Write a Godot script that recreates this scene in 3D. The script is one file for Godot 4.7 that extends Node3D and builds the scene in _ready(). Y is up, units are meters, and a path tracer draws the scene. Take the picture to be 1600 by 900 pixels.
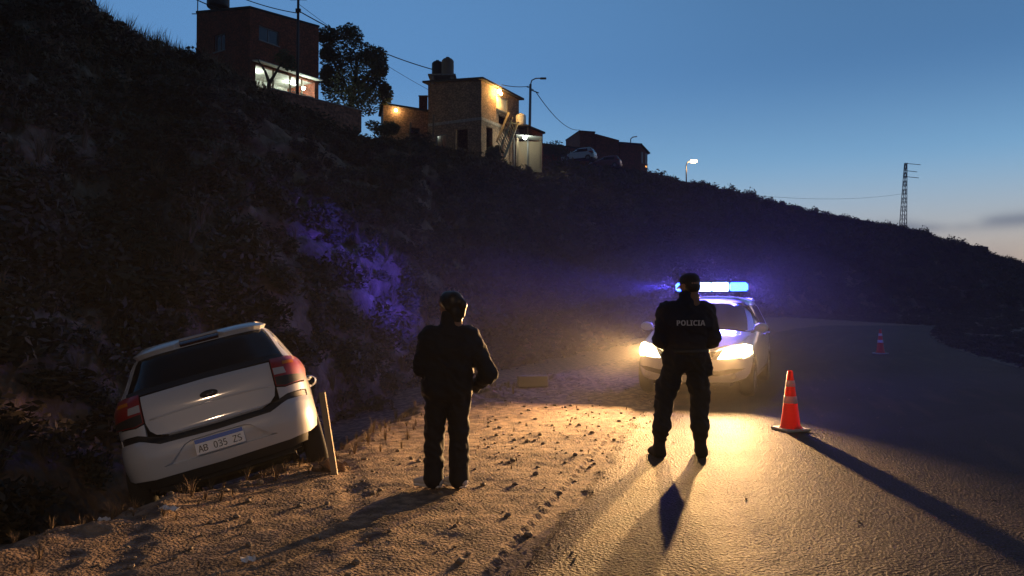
extends Node3D
# A dusk roadside: a hatchback in the ditch, two people, a police car with its beams on, houses on the hill.

var M := {}
var T := {}
var rng := RandomNumberGenerator.new()
var taken := {}
var nz := FastNoiseLite.new()
var nz2 := FastNoiseLite.new()

const F := 1209.0          # focal length in pixels of the 1600 px wide photograph
const EYE := 1.5


func at(px: float, py: float, d: float) -> Vector3:
	return Vector3((px - 800.0) / F * d, EYE + (470.0 - py) / F * d, -d)


func lin(r: float, g: float, b: float, a := 1.0) -> Color:
	var c := Color(r, g, b).linear_to_srgb()
	c.a = a
	return c


func mat(called: String, c: Color, rough := 0.8, metal := 0.0) -> StandardMaterial3D:
	var m := StandardMaterial3D.new()
	m.resource_name = called
	m.albedo_color = c
	m.roughness = rough
	m.metallic = metal
	M[called] = m
	return m


func glow(called: String, c: Color, energy: float) -> StandardMaterial3D:
	var m := mat(called, Color(0.8, 0.8, 0.8), 0.4)
	m.emission_enabled = true
	m.emission = c
	m.emission_energy_multiplier = energy
	return m


func noise_of(kind: int, freq: float, octaves: int, sd: int) -> FastNoiseLite:
	var n := FastNoiseLite.new()
	n.noise_type = kind
	n.frequency = freq
	n.fractal_octaves = octaves
	n.fractal_type = FastNoiseLite.FRACTAL_FBM if octaves > 1 else FastNoiseLite.FRACTAL_NONE
	n.seed = sd
	return n


func noise_tex(n: FastNoiseLite, size: int, stops: Array) -> ImageTexture:
	# stops: [[0.0, Color], ...] linear colours, written as sRGB
	var src := n.get_seamless_image(size, size)
	var g := Gradient.new()
	g.offsets = PackedFloat32Array(stops.map(func(s): return s[0]))
	g.colors = PackedColorArray(stops.map(func(s): return s[1]))
	var lut := []
	for i in 256:
		lut.append(g.sample(i / 255.0).linear_to_srgb())
	var im := Image.create(size, size, false, Image.FORMAT_RGB8)
	for y in size:
		for x in size:
			im.set_pixel(x, y, lut[int(src.get_pixel(x, y).r * 255.0)])
	return ImageTexture.create_from_image(im)


func grey_tex(n: FastNoiseLite, size: int) -> ImageTexture:
	return ImageTexture.create_from_image(n.get_seamless_image(size, size))


func triplanar(m: StandardMaterial3D, scale: float, world := true) -> void:
	m.uv1_triplanar = true
	m.uv1_world_triplanar = world
	m.uv1_scale = Vector3.ONE * scale
	m.uv1_triplanar_sharpness = 4.0


func bump(m: StandardMaterial3D, t: Texture2D, cm: float) -> void:
	m.heightmap_enabled = true
	m.heightmap_texture = t
	m.heightmap_scale = cm


# ---------------------------------------------------------------- nodes
func numbered(called: String) -> String:
	if not taken.has(called):
		taken[called] = 0
		return called
	taken[called] += 1
	return "%s_%03d" % [called, taken[called]]


func tag(o: Node3D, label: String, category: String, group := "", kind := "") -> Node3D:
	if label:
		o.set_meta("label", label)
	if category:
		o.set_meta("category", category)
	if group:
		o.set_meta("group", group)
	if kind:
		o.set_meta("kind", kind)
	return o


func thing(called: String, label: String, category: String, where := Vector3.ZERO, group := "") -> Node3D:
	var o := Node3D.new()
	o.name = numbered(called)
	add_child(o)
	o.position = where
	tag(o, label, category, group)
	return o


func mesh_node(called: String, mesh: Mesh, m: Material, parent: Node3D = null) -> MeshInstance3D:
	var o := MeshInstance3D.new()
	o.mesh = mesh
	o.material_override = m
	if parent == null:
		o.name = numbered(called)
		add_child(o)
	else:
		o.name = called
		parent.add_child(o, true)
	return o


func begin(flat := true) -> SurfaceTool:
	var st := SurfaceTool.new()
	st.begin(Mesh.PRIMITIVE_TRIANGLES)
	st.set_smooth_group(-1 if flat else 0)
	return st


func done(st: SurfaceTool, called: String, m: Material, parent: Node3D = null) -> MeshInstance3D:
	st.generate_normals()
	return mesh_node(called, st.commit(), m, parent)


# ---------------------------------------------------------------- shapes
func tri(st: SurfaceTool, a: Vector3, b: Vector3, c: Vector3) -> void:
	st.add_vertex(a)
	st.add_vertex(b)
	st.add_vertex(c)


func quad(st: SurfaceTool, a: Vector3, b: Vector3, c: Vector3, d: Vector3) -> void:
	tri(st, a, b, c)
	tri(st, a, c, d)


func box(st: SurfaceTool, c: Vector3, s: Vector3, basis := Basis.IDENTITY) -> void:
	var h := s / 2.0
	var v := []
	for i in 8:
		v.append(c + basis * Vector3(h.x if i & 1 else -h.x, h.y if i & 2 else -h.y, h.z if i & 4 else -h.z))
	for f in [[0, 2, 3, 1], [4, 5, 7, 6], [0, 4, 6, 2], [1, 3, 7, 5], [2, 6, 7, 3], [0, 1, 5, 4]]:
		quad(st, v[f[0]], v[f[3]], v[f[2]], v[f[1]])


func cbox(st: SurfaceTool, c: Vector3, s: Vector3, b: float, basis := Basis.IDENTITY) -> void:
	# a box with chamfered edges
	var h := s / 2.0
	var pts := PackedVector3Array()
	var faces := [[0, 1, 2], [1, 2, 0], [2, 0, 1]]
	var ring := {}
	for ax in 3:
		for sg in [-1.0, 1.0]:
			var u: int = (ax + 1) % 3
			var w: int = (ax + 2) % 3
			var q := []
			for k in [[-1, -1], [1, -1], [1, 1], [-1, 1]]:
				var p := Vector3.ZERO
				p[ax] = sg * h[ax]
				p[u] = k[0] * (h[u] - b)
				p[w] = k[1] * (h[w] - b)
				q.append(c + basis * p)
				ring["%d%d%d%d" % [ax, signi(int(p[0] * 1e6)), signi(int(p[1] * 1e6)), signi(int(p[2] * 1e6))]] = c + basis * p
			if sg < 0:
				quad(st, q[0], q[1], q[2], q[3])
			else:
				quad(st, q[0], q[3], q[2], q[1])
	for ax in 3:
		var u: int = (ax + 1) % 3
		var w: int = (ax + 2) % 3
		for su in [-1, 1]:
			for sw in [-1, 1]:
				var k := []
				for e in [-1, 1]:
					var sgn := [0, 0, 0]
					sgn[ax] = e
					sgn[u] = su
					sgn[w] = sw
					k.append("%d%d%d" % [sgn[0], sgn[1], sgn[2]])
				var fu := str(u)
				var fw := str(w)
				quad(st, ring[fu + k[0]], ring[fu + k[1]], ring[fw + k[1]], ring[fw + k[0]])
	for sx in [-1, 1]:
		for sy in [-1, 1]:
			for sz in [-1, 1]:
				var k := "%d%d%d" % [sx, sy, sz]
				tri(st, ring["0" + k], ring["1" + k], ring["2" + k])


func frame_of(d: Vector3) -> Basis:
	var y := d.normalized()
	var x := y.cross(Vector3.FORWARD if absf(y.z) < 0.9 else Vector3.RIGHT).normalized()
	return Basis(x, y, x.cross(y))


func tube(st: SurfaceTool, pts: Array, radii: Array, sides := 8, capped := true) -> void:
	var rings := []
	for i in pts.size():
		var dir: Vector3 = (pts[mini(i + 1, pts.size() - 1)] - pts[maxi(i - 1, 0)])
		var b := frame_of(dir)
		var r: float = radii[mini(i, radii.size() - 1)]
		var ring := []
		for k in sides:
			var a := TAU * k / sides
			ring.append(pts[i] + (b.x * cos(a) + b.z * sin(a)) * r)
		rings.append(ring)
	for i in pts.size() - 1:
		for k in sides:
			var n := (k + 1) % sides
			quad(st, rings[i][k], rings[i + 1][k], rings[i + 1][n], rings[i][n])
	if capped:
		for k in range(1, sides - 1):
			tri(st, rings[0][0], rings[0][k], rings[0][k + 1])
			tri(st, rings[-1][0], rings[-1][k + 1], rings[-1][k])


func bar(st: SurfaceTool, a: Vector3, b: Vector3, w: float, t: float) -> void:
	var f := frame_of(b - a)
	box(st, (a + b) / 2.0, Vector3(w, (b - a).length(), t), f)


func lathe(st: SurfaceTool, prof: Array, xf: Transform3D, sides := 24) -> void:
	# prof: Vector2(radius, height) upwards round the local y axis
	for i in prof.size() - 1:
		var p: Vector2 = prof[i]
		var q: Vector2 = prof[i + 1]
		for k in sides:
			var a := TAU * k / sides
			var b := TAU * (k + 1) / sides
			var p0 := xf * Vector3(p.x * cos(a), p.y, p.x * sin(a))
			var p1 := xf * Vector3(p.x * cos(b), p.y, p.x * sin(b))
			var q0 := xf * Vector3(q.x * cos(a), q.y, q.x * sin(a))
			var q1 := xf * Vector3(q.x * cos(b), q.y, q.x * sin(b))
			if p.x < 1e-5:
				tri(st, p0, q0, q1)
			elif q.x < 1e-5:
				tri(st, p0, q0, p1)
			else:
				quad(st, p0, q0, q1, p1)


func prism(st: SurfaceTool, poly: PackedVector2Array, depth: float, xf: Transform3D) -> void:
	# poly in local x, y; extruded from z = 0 to z = -depth
	var idx := Geometry2D.triangulate_polygon(poly)
	for i in range(0, idx.size(), 3):
		var a := poly[idx[i]]
		var b := poly[idx[i + 1]]
		var c := poly[idx[i + 2]]
		tri(st, xf * Vector3(a.x, a.y, 0), xf * Vector3(b.x, b.y, 0), xf * Vector3(c.x, c.y, 0))
		tri(st, xf * Vector3(a.x, a.y, -depth), xf * Vector3(c.x, c.y, -depth), xf * Vector3(b.x, b.y, -depth))
	for i in poly.size():
		var a := poly[i]
		var b := poly[(i + 1) % poly.size()]
		quad(st, xf * Vector3(a.x, a.y, 0), xf * Vector3(b.x, b.y, 0), xf * Vector3(b.x, b.y, -depth), xf * Vector3(a.x, a.y, -depth))


func curve(pts: Array, t: float) -> Variant:
	# Catmull-Rom through pts, t from 0 to pts.size() - 1
	var n := pts.size()
	var i := clampi(int(t), 0, n - 2)
	var f := t - i
	var a = pts[maxi(i - 1, 0)]
	var b = pts[i]
	var c = pts[i + 1]
	var d = pts[mini(i + 2, n - 1)]
	return 0.5 * ((2.0 * b) + (c - a) * f + (2.0 * a - 5.0 * b + 4.0 * c - d) * f * f + (3.0 * b - a - 3.0 * c + d) * f * f * f)


func table(pts: Array, x: float) -> float:
	# piecewise cubic-smoothed lookup of [x, y] pairs
	if x <= pts[0][0]:
		return pts[0][1]
	for i in pts.size() - 1:
		if x <= pts[i + 1][0]:
			return lerpf(pts[i][1], pts[i + 1][1], (x - pts[i][0]) / (pts[i + 1][0] - pts[i][0]))
	return pts[-1][1]


func _ready() -> void:
	rng.seed = 7
	# ---- camera
	var cam := Camera3D.new()
	cam.name = "camera"
	add_child(cam)
	cam.position = Vector3(0, EYE, 0)
	cam.rotation.x = atan(20.0 / F)
	cam.fov = rad_to_deg(2.0 * atan(450.0 / F))
	cam.near = 0.05
	cam.far = 3000.0
	cam.current = true
	# ---- sky and exposure
	var we := WorldEnvironment.new()
	we.name = "world"
	var env := Environment.new()
	env.background_mode = Environment.BG_SKY
	env.tonemap_mode = Environment.TONE_MAPPER_LINEAR
	env.tonemap_exposure = 1.0
	env.volumetric_fog_enabled = true
	env.volumetric_fog_density = 0.0
	env.sdfgi_enabled = true
	env.ssao_enabled = true
	env.ssil_enabled = true
	var sky := Sky.new()
	var pano := PanoramaSkyMaterial.new()
	pano.panorama = dusk_sky()
	sky.sky_material = pano
	env.sky = sky
	env.background_energy_multiplier = 1.0
	we.environment = env
	add_child(we)
	# ---- the last of the daylight, from beyond the right-hand ridge
	var sun := DirectionalLight3D.new()
	sun.name = "afterglow"
	sun.light_color = Color(1.0, 0.72, 0.55)
	sun.light_energy = 0.01
	sun.light_angular_distance = 12.0
	sun.shadow_enabled = true
	add_child(sun)
	sun.rotation_degrees = Vector3(-7, 145, 0)

	setup_noise()
	setup_materials()
	build_terrain()
	build_road()
	build_houses()
	build_poles()
	build_trees()
	build_police_car()
	build_ditch_car()
	build_people()
	build_cones()
	build_litter()
	build_scrub()
	build_added_lamp_behind()
	build_haze()


func dusk_sky() -> ImageTexture:
	# rows from the zenith down, columns from straight ahead (-z) to the right
	var w := 1024
	var h := 512
	var im := Image.create(w, h, false, Image.FORMAT_RGBF)
	var cl := noise_of(FastNoiseLite.TYPE_SIMPLEX_SMOOTH, 1.0, 4, 11)
	var top := Vector3(0.022, 0.066, 0.145)
	var mid := Vector3(0.112, 0.275, 0.555)
	var low := Vector3(0.285, 0.520, 0.715)
	var warm := Vector3(0.540, 0.400, 0.290)
	for y in h:
		var el := 90.0 - (y + 0.5) / h * 180.0
		for x in w:
			var az := (x + 0.5) / w * 360.0
			if az > 180.0:
				az -= 360.0
			var toward := 0.5 + 0.5 * cos(deg_to_rad(az - 42.0))
			var e := maxf(el, 0.0)
			var k := smoothstep(12.0, 60.0, e + 7.0 * smoothstep(0.9, 1.0, toward))
			var c := mid.lerp(top, k)
			c = low.lerp(c, smoothstep(3.0, 17.0, e))
			var wk := (1.0 - smoothstep(1.0, 10.5, e)) * lerpf(0.25, 0.95, pow(toward, 4.0))
			c = c.lerp(warm, wk)
			# away from the glow the sky is a little brighter blue in the photograph's left half
			c *= lerpf(1.0, 0.82, smoothstep(0.8, 1.0, toward) * smoothstep(6.0, 18.0, e))
			# with the sun gone down ahead, the sky behind the viewer is the dark side of dusk
			c *= lerpf(1.0, 0.12, smoothstep(38.0, 135.0, absf(wrapf(az - 12.0, -180.0, 180.0))))
			# a long thin bank of cloud low over the far horizon
			var n := cl.get_noise_2d(az * 0.09, e * 0.55)
			var band := exp(-pow((e - 4.9 - 0.5 * cl.get_noise_2d(az * 0.05, 3.0)) / 0.38, 2.0)) * smoothstep(-0.25, 0.25, n + 0.15)
			var band2 := exp(-pow((e - 2.8) / 0.7, 2.0)) * 0.3 * smoothstep(-0.4, 0.3, n)
			var fall := lerpf(1.0, 0.12, smoothstep(38.0, 135.0, absf(wrapf(az - 12.0, -180.0, 180.0))))
			c = c.lerp(Vector3(0.135, 0.165, 0.235) * fall, clampf(band, 0.0, 1.0) * 0.85)
			c = c.lerp(Vector3(0.27, 0.24, 0.27) * fall, clampf(band2, 0.0, 1.0))
			im.set_pixel(x, y, Color(c.x, c.y, c.z))
	return ImageTexture.create_from_image(im)


func setup_noise() -> void:
	nz.noise_type = FastNoiseLite.TYPE_SIMPLEX_SMOOTH
	nz.frequency = 1.0
	nz.fractal_type = FastNoiseLite.FRACTAL_NONE
	nz.seed = 3
	nz2.noise_type = FastNoiseLite.TYPE_SIMPLEX_SMOOTH
	nz2.frequency = 1.0
	nz2.fractal_type = FastNoiseLite.FRACTAL_FBM
	nz2.fractal_octaves = 4
	nz2.seed = 9


func setup_materials() -> void:
	T.fine = grey_tex(noise_of(FastNoiseLite.TYPE_SIMPLEX, 0.06, 3, 21), 512)
	T.dirt = noise_tex(noise_of(FastNoiseLite.TYPE_SIMPLEX, 0.012, 5, 23), 512, [[0.0, Color(0.062, 0.036, 0.021)], [0.38, Color(0.125, 0.076, 0.044)], [0.62, Color(0.21, 0.132, 0.077)], [1.0, Color(0.32, 0.215, 0.132)]])
	T.asphalt = noise_tex(noise_of(FastNoiseLite.TYPE_SIMPLEX, 0.05, 4, 24), 512, [[0.0, Color(0.25, 0.25, 0.25)], [0.5, Color(0.55, 0.54, 0.53)], [0.8, Color(0.9, 0.88, 0.86)], [1.0, Color(1, 1, 1)]])
	T.chips = chip_tex()
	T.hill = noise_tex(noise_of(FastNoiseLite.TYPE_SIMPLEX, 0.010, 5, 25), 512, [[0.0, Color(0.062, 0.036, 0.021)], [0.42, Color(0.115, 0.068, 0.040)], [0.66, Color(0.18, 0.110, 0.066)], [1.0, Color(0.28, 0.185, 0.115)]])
	T.plaster = noise_tex(noise_of(FastNoiseLite.TYPE_SIMPLEX, 0.02, 4, 26), 256, [[0.0, Color(0.55, 0.55, 0.55)], [0.5, Color(0.8, 0.8, 0.8)], [1.0, Color(1, 1, 1)]])
	T.brick = brick_tex(Color(0.26, 0.060, 0.028), Color(0.13, 0.075, 0.055))
	T.brick_tan = brick_tex(Color(0.30, 0.18, 0.11), Color(0.24, 0.19, 0.15))
	T.concrete = noise_tex(noise_of(FastNoiseLite.TYPE_SIMPLEX, 0.03, 4, 27), 256, [[0.0, Color(0.15, 0.14, 0.13)], [0.5, Color(0.25, 0.235, 0.215)], [1.0, Color(0.34, 0.32, 0.29)]])

	var m := mat("dirt", Color.WHITE, 0.95)
	m.albedo_texture = T.dirt
	triplanar(m, 0.9)
	bump(m, T.fine, 0.8)
	m = mat("asphalt", Color.WHITE, 0.72)
	m.metallic_specular = 0.20
	m.vertex_color_use_as_albedo = true
	m.albedo_texture = T.asphalt
	triplanar(m, 1.6)
	bump(m, T.chips, 2.6)
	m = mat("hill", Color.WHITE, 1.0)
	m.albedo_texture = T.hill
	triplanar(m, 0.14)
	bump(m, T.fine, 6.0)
	m = mat("brick", Color.WHITE, 0.9)
	m.albedo_texture = T.brick
	triplanar(m, 0.5, false)
	m = mat("brick_tan", Color.WHITE, 0.9)
	m.albedo_texture = T.brick_tan
	triplanar(m, 0.5, false)
	m = mat("block", Color(1.0, 0.86, 0.86), 0.9)
	m.albedo_texture = T.brick_tan
	triplanar(m, 0.33, false)
	m = mat("concrete", Color.WHITE, 0.9)
	m.albedo_texture = T.concrete
	triplanar(m, 0.5)
	m = mat("plaster", lin(0.62, 0.60, 0.54), 0.9)
	m.albedo_texture = T.plaster
	triplanar(m, 0.4)
	mat("roof_felt", lin(0.035, 0.033, 0.034), 0.9)
	mat("dark_metal", lin(0.05, 0.05, 0.055), 0.5, 0.6)
	mat("galvanised", lin(0.30, 0.30, 0.31), 0.5, 0.5)
	mat("cable", lin(0.012, 0.012, 0.013), 0.7)
	m = mat("old_wood", lin(0.17, 0.125, 0.085), 0.9)
	m.albedo_texture = T.plaster
	triplanar(m, 2.0)
	mat("pale_wood", lin(0.34, 0.27, 0.19), 0.85)
	mat("yellow_wood", lin(0.50, 0.40, 0.21), 0.75)
	mat("window_glass", lin(0.02, 0.022, 0.025), 0.08)
	mat("frame_paint", lin(0.25, 0.24, 0.23), 0.6)
	mat("tank_black", lin(0.02, 0.02, 0.022), 0.55)
	mat("tank_tan", lin(0.22, 0.15, 0.10), 0.6)
	mat("tank_white", lin(0.62, 0.60, 0.56), 0.5)
	# vehicles
	m = mat("white_paint", lin(0.60, 0.605, 0.62), 0.38)
	m.clearcoat_enabled = true
	m.clearcoat = 1.0
	m.clearcoat_roughness = 0.06
	m = mat("dark_red_paint", lin(0.16, 0.02, 0.015), 0.4)
	m.clearcoat_enabled = true
	m.clearcoat = 1.0
	mat("black_plastic", lin(0.018, 0.018, 0.019), 0.55)
	mat("shell_black", lin(0.006, 0.006, 0.007), 0.8)
	m = mat("car_glass", lin(0.008, 0.009, 0.011), 0.05)
	mat("rubber", lin(0.014, 0.014, 0.014), 0.85)
	mat("alloy", lin(0.32, 0.32, 0.33), 0.35, 0.8)
	m = mat("red_lens", lin(0.30, 0.006, 0.004), 0.15)
	m.clearcoat_enabled = true
	mat("dark_lens", lin(0.035, 0.006, 0.006), 0.15)
	mat("amber_lens", lin(0.55, 0.17, 0.02), 0.15)
	mat("clear_lens", lin(0.45, 0.45, 0.46), 0.12)
	mat("chrome", lin(0.5, 0.5, 0.52), 0.15, 1.0)
	mat("plate_white", lin(0.88, 0.89, 0.91), 0.35)
	mat("plate_blue", lin(0.02, 0.14, 0.62), 0.35)
	mat("plate_black", lin(0.012, 0.012, 0.014), 0.5)
	m = mat("cone_orange", lin(0.82, 0.055, 0.018), 0.42)
	m.backlight_enabled = true
	m.backlight = lin(0.9, 0.10, 0.03)
	m = mat("cone_band", lin(0.75, 0.74, 0.72), 0.35)
	m.backlight_enabled = true
	m.backlight = lin(0.5, 0.32, 0.22)
	mat("cone_base", lin(0.50, 0.45, 0.38), 0.5)
	mat("paper", lin(0.62, 0.58, 0.54), 0.8)
	mat("stone", lin(0.20, 0.155, 0.11), 0.9)
	m = mat("person", Color.WHITE, 0.85)
	m.vertex_color_use_as_albedo = true
	mat("hair", lin(0.012, 0.008, 0.006), 0.45)
	mat("cap_cloth", lin(0.012, 0.013, 0.02), 0.8)
	mat("letter_silver", lin(0.62, 0.62, 0.66), 0.4)
	mat("strap", lin(0.012, 0.012, 0.013), 0.5)
	m = mat("leaf", lin(0.035, 0.045, 0.022), 0.8)
	m.backlight_enabled = true
	m.backlight = lin(0.02, 0.03, 0.01)
	m = mat("scrub", lin(0.060, 0.048, 0.030), 0.9)
	m.vertex_color_use_as_albedo = true
	m = mat("dry_grass", lin(0.16, 0.105, 0.058), 0.9)
	mat("bark", lin(0.04, 0.03, 0.022), 0.95)


func brick_tex(clay: Color, joint: Color) -> ImageTexture:
	# courses of hollow brick: 512 px = 2 m, courses of 0.125 m, bricks of 0.25 m; grain and stains
	var s := 512
	var im := Image.create(s, s, false, Image.FORMAT_RGB8)
	var n := noise_of(FastNoiseLite.TYPE_SIMPLEX, 0.02, 4, 31)
	var tone := RandomNumberGenerator.new()
	tone.seed = 12
	var tones := []
	for i in 256:
		tones.append(tone.randf_range(0.65, 1.25))
	for y in s:
		var row := y / 32
		for x in s:
			var xx := (x + (32 if row % 2 else 0)) % s
			var col := xx / 64
			var mortar := (y % 32) < 4 or (xx % 64) < 4
			var g := 0.75 + 0.5 * n.get_noise_2d(x, y)
			var c: Color = clay * tones[(row * 8 + col) % 256] * g
			if mortar:
				c = joint * g
			c.a = 1.0
			im.set_pixel(x, y, c.linear_to_srgb())
	return ImageTexture.create_from_image(im)


func chip_tex() -> ImageTexture:
	# relief of chip seal: stones of uneven size with grit between them
	var a := noise_of(FastNoiseLite.TYPE_CELLULAR, 0.050, 1, 22).get_seamless_image(512, 512)
	var b := noise_of(FastNoiseLite.TYPE_SIMPLEX, 0.075, 2, 28).get_seamless_image(512, 512)
	var c := noise_of(FastNoiseLite.TYPE_SIMPLEX, 0.02, 3, 29).get_seamless_image(512, 512)
	var im := Image.create(512, 512, false, Image.FORMAT_RGB8)
	for y in 512:
		for x in 512:
			var w := c.get_pixel(x, y).r
			var v := lerpf(0.5, a.get_pixel(x, y).r, smoothstep(0.1, 0.5, w)) * 0.75 + b.get_pixel(x, y).r * 0.25
			im.set_pixel(x, y, Color(v, v, v))
	return ImageTexture.create_from_image(im)


# ---------------------------------------------------------------- hill and ground
# foot and crest of the cut hillside, as (x, height, distance ahead), from behind the camera round to the far right
const FOOT := [Vector3(-12, -1.2, -25), Vector3(-8, -1.2, -6), Vector3(-6.2, -1.2, 2), Vector3(-5.5, -1.2, 5), Vector3(-5.1, -1.2, 6.8), Vector3(-4.8, -1.2, 8.3), Vector3(-4.5, -1.2, 9.8), Vector3(-4.2, -1.2, 11.5), Vector3(-3.1, -1.2, 13.8), Vector3(-2.2, -1.2, 16), Vector3(-1.0, -1.2, 19.5), Vector3(1.6, -1.2, 27), Vector3(5.5, -1.2, 38), Vector3(10, -1.2, 49), Vector3(17, -1.2, 62), Vector3(27, -1.2, 76), Vector3(40, -1.2, 90), Vector3(58, -1.2, 104), Vector3(80, -1.2, 118), Vector3(112, -1.2, 138), Vector3(170, -1.2, 165), Vector3(270, -1.2, 195)]
const CREST := [Vector3(-34, 14, -25), Vector3(-28, 14, 0), Vector3(-24, 14, 20), Vector3(-20.2, 13.7, 30), Vector3(-19.1, 13.8, 33), Vector3(-18.7, 13.6, 37), Vector3(-17.7, 14.1, 42), Vector3(-15.4, 13.5, 46), Vector3(-10.4, 12.2, 52), Vector3(-6.95, 12.5, 56), Vector3(-2.8, 11.9, 56), Vector3(2.4, 13.9, 72), Vector3(11, 17.3, 95), Vector3(19.1, 18.6, 105), Vector3(27.8, 17.5, 112), Vector3(39.7, 16.4, 120), Vector3(53, 14.8, 128), Vector3(69.6, 13.8, 138), Vector3(86.9, 11.9, 150), Vector3(109, 9.1, 165), Vector3(160, 7.0, 190), Vector3(260, 5, 225)]


func hill(t: float, s: float) -> Vector3:
	var a: Vector3 = curve(FOOT, t)
	var b: Vector3 = curve(CREST, t)
	var p: Vector3
	var out := Vector3(a.x - b.x, 0, a.z - b.z).normalized()
	if s <= 1.0:
		p = a.lerp(b, s)
		p.y = lerpf(a.y, b.y, pow(s, 0.76))
	else:
		p = b - out * (s - 1.0) * 90.0
		p.y = b.y - (s - 1.0) * 1.5
	var sc := clampf((b - a).length() / 60.0, 0.5, 1.5)
	var w := sin(PI * clampf(s, 0.0, 1.0))
	var big := nz2.get_noise_3d(p.x * 0.055 / sc, p.y * 0.06 / sc, p.z * 0.055 / sc)
	var gully := 1.0 - absf(nz.get_noise_3d(p.x * 0.13 / sc, p.y * 0.03, p.z * 0.13 / sc)) * 2.0
	var small := nz2.get_noise_3d(p.x * 0.45, p.y * 0.5, p.z * 0.45)
	var push := w * sc * (2.6 * big - 1.7 * pow(maxf(gully, 0.0), 4.0))
	# the eroded bluff that stands out between the two houses, with a sharp right-hand edge
	var bluff := smoothstep(5.2, 6.6, t) * (1.0 - smoothstep(9.05, 9.5, t)) * smoothstep(0.04, 0.2, s) * (1.0 - smoothstep(0.62, 0.9, s))
	push += bluff * 3.0
	var ledge := smoothstep(5.6, 6.4, t) * (1.0 - smoothstep(8.0, 8.8, t)) * smoothstep(0.015, 0.05, s) * (1.0 - smoothstep(0.10, 0.20, s))
	push += ledge * 1.3
	var edge := smoothstep(0.0, 0.06, s)
	p += out * (push + small * 0.5 * edge)
	p.y += edge * (small * 0.35 + nz2.get_noise_3d(p.x * 1.9, p.y * 1.9, p.z * 1.9) * 0.14) * (1.0 if s <= 1.0 else 0.4)
	p.y += w * big * 0.5
	return Vector3(p.x, p.y, -p.z)


func build_terrain() -> void:
	var ts := PackedFloat32Array()
	var t := 0.0
	while t < FOOT.size() - 1.0:
		ts.append(t)
		t += 0.12 if t < 2.0 else (0.035 if t < 11.0 else 0.06)
	ts.append(FOOT.size() - 1.0)
	var ss := PackedFloat32Array()
	for i in 121:
		ss.append(pow(i / 120.0, 1.25))
	for i in range(1, 13):
		ss.append(1.0 + pow(i / 12.0, 1.6) * 1.2)
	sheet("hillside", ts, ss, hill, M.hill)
	# near ground: shoulder, ditch, verge; finer where the beams rake across it
	var xs := steps([[-14.0, 0.5], [-6.0, 0.15], [-3.6, 0.045], [3.2, 0.10], [7.0, 0.3], [14.0, 1.0], [30.0, 1.0]])
	var ds := steps([[-12.0, 1.0], [0.0, 0.3], [2.6, 0.045], [9.0, 0.06], [14.5, 0.12], [20.0, 0.4], [40.0, 1.0], [46.0, 1.0]])
	sheet("ground", xs, ds, func(x, d): return Vector3(x, ground(x, d), -d), M.dirt)
	var st := begin()
	for r in [[-600, 30, 46, 900], [30, 600, -12, 900], [-600, 600, -900, -12]]:
		var n := 6
		for i in n:
			for j in n:
				var x0 := lerpf(r[0], r[1], float(i) / n)
				var x1 := lerpf(r[0], r[1], float(i + 1) / n)
				var d0 := lerpf(r[2], r[3], float(j) / n)
				var d1 := lerpf(r[2], r[3], float(j + 1) / n)
				quad(st, Vector3(x0, -0.04, -d0), Vector3(x0, -0.04, -d1), Vector3(x1, -0.04, -d1), Vector3(x1, -0.04, -d0))
	tag(done(st, "ground", M.dirt), "", "", "", "structure")


func steps(k: Array) -> PackedFloat32Array:
	var out := PackedFloat32Array()
	for i in k.size() - 1:
		var n := maxi(1, int(round((k[i + 1][0] - k[i][0]) / k[i][1])))
		for j in n:
			out.append(lerpf(k[i][0], k[i + 1][0], float(j) / n))
	out.append(k[-1][0])
	return out


func sheet(called: String, us: PackedFloat32Array, vs: PackedFloat32Array, f: Callable, m: Material, tint = null) -> MeshInstance3D:
	var nu := us.size()
	var nv := vs.size()
	var pos := PackedVector3Array()
	pos.resize(nu * nv)
	for i in nu:
		for j in nv:
			pos[i * nv + j] = f.call(us[i], vs[j])
	var nor := PackedVector3Array()
	nor.resize(nu * nv)
	for i in nu:
		for j in nv:
			var a := pos[mini(i + 1, nu - 1) * nv + j] - pos[maxi(i - 1, 0) * nv + j]
			var b := pos[i * nv + mini(j + 1, nv - 1)] - pos[i * nv + maxi(j - 1, 0)]
			nor[i * nv + j] = a.cross(b).normalized()
	var sum := 0.0
	for n in nor:
		sum += n.y
	var flip := sum < 0.0
	if flip:
		for i in nor.size():
			nor[i] = -nor[i]
	var idx := PackedInt32Array()
	idx.resize((nu - 1) * (nv - 1) * 6)
	var k := 0
	for i in nu - 1:
		for j in nv - 1:
			var a := i * nv + j
			var b := a + nv
			for q in ([a, b + 1, a + 1, a, b, b + 1] if flip else [a, a + 1, b + 1, a, b + 1, b]):
				idx[k] = q
				k += 1
	var arr := []
	arr.resize(Mesh.ARRAY_MAX)
	arr[Mesh.ARRAY_VERTEX] = pos
	arr[Mesh.ARRAY_NORMAL] = nor
	arr[Mesh.ARRAY_INDEX] = idx
	if tint != null:
		var col := PackedColorArray()
		col.resize(nu * nv)
		for i in nu:
			for j in nv:
				col[i * nv + j] = tint.call(us[i], vs[j])
		arr[Mesh.ARRAY_COLOR] = col
	var mesh := ArrayMesh.new()
	mesh.add_surface_from_arrays(Mesh.PRIMITIVE_TRIANGLES, arr)
	var o := mesh_node(called, mesh, m)
	tag(o, "", "", "", "structure")
	return o


const LIP := [[-12.0, -6.2], [0.0, -4.0], [3.0, -3.35], [4.77, -2.9], [6.0, -2.25], [6.87, -1.85], [8.2, -1.55], [9.27, -1.4], [10.7, -1.18], [13.4, 0.1], [17.0, 1.6], [24.0, 5.2], [40.0, 14.0]]


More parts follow.
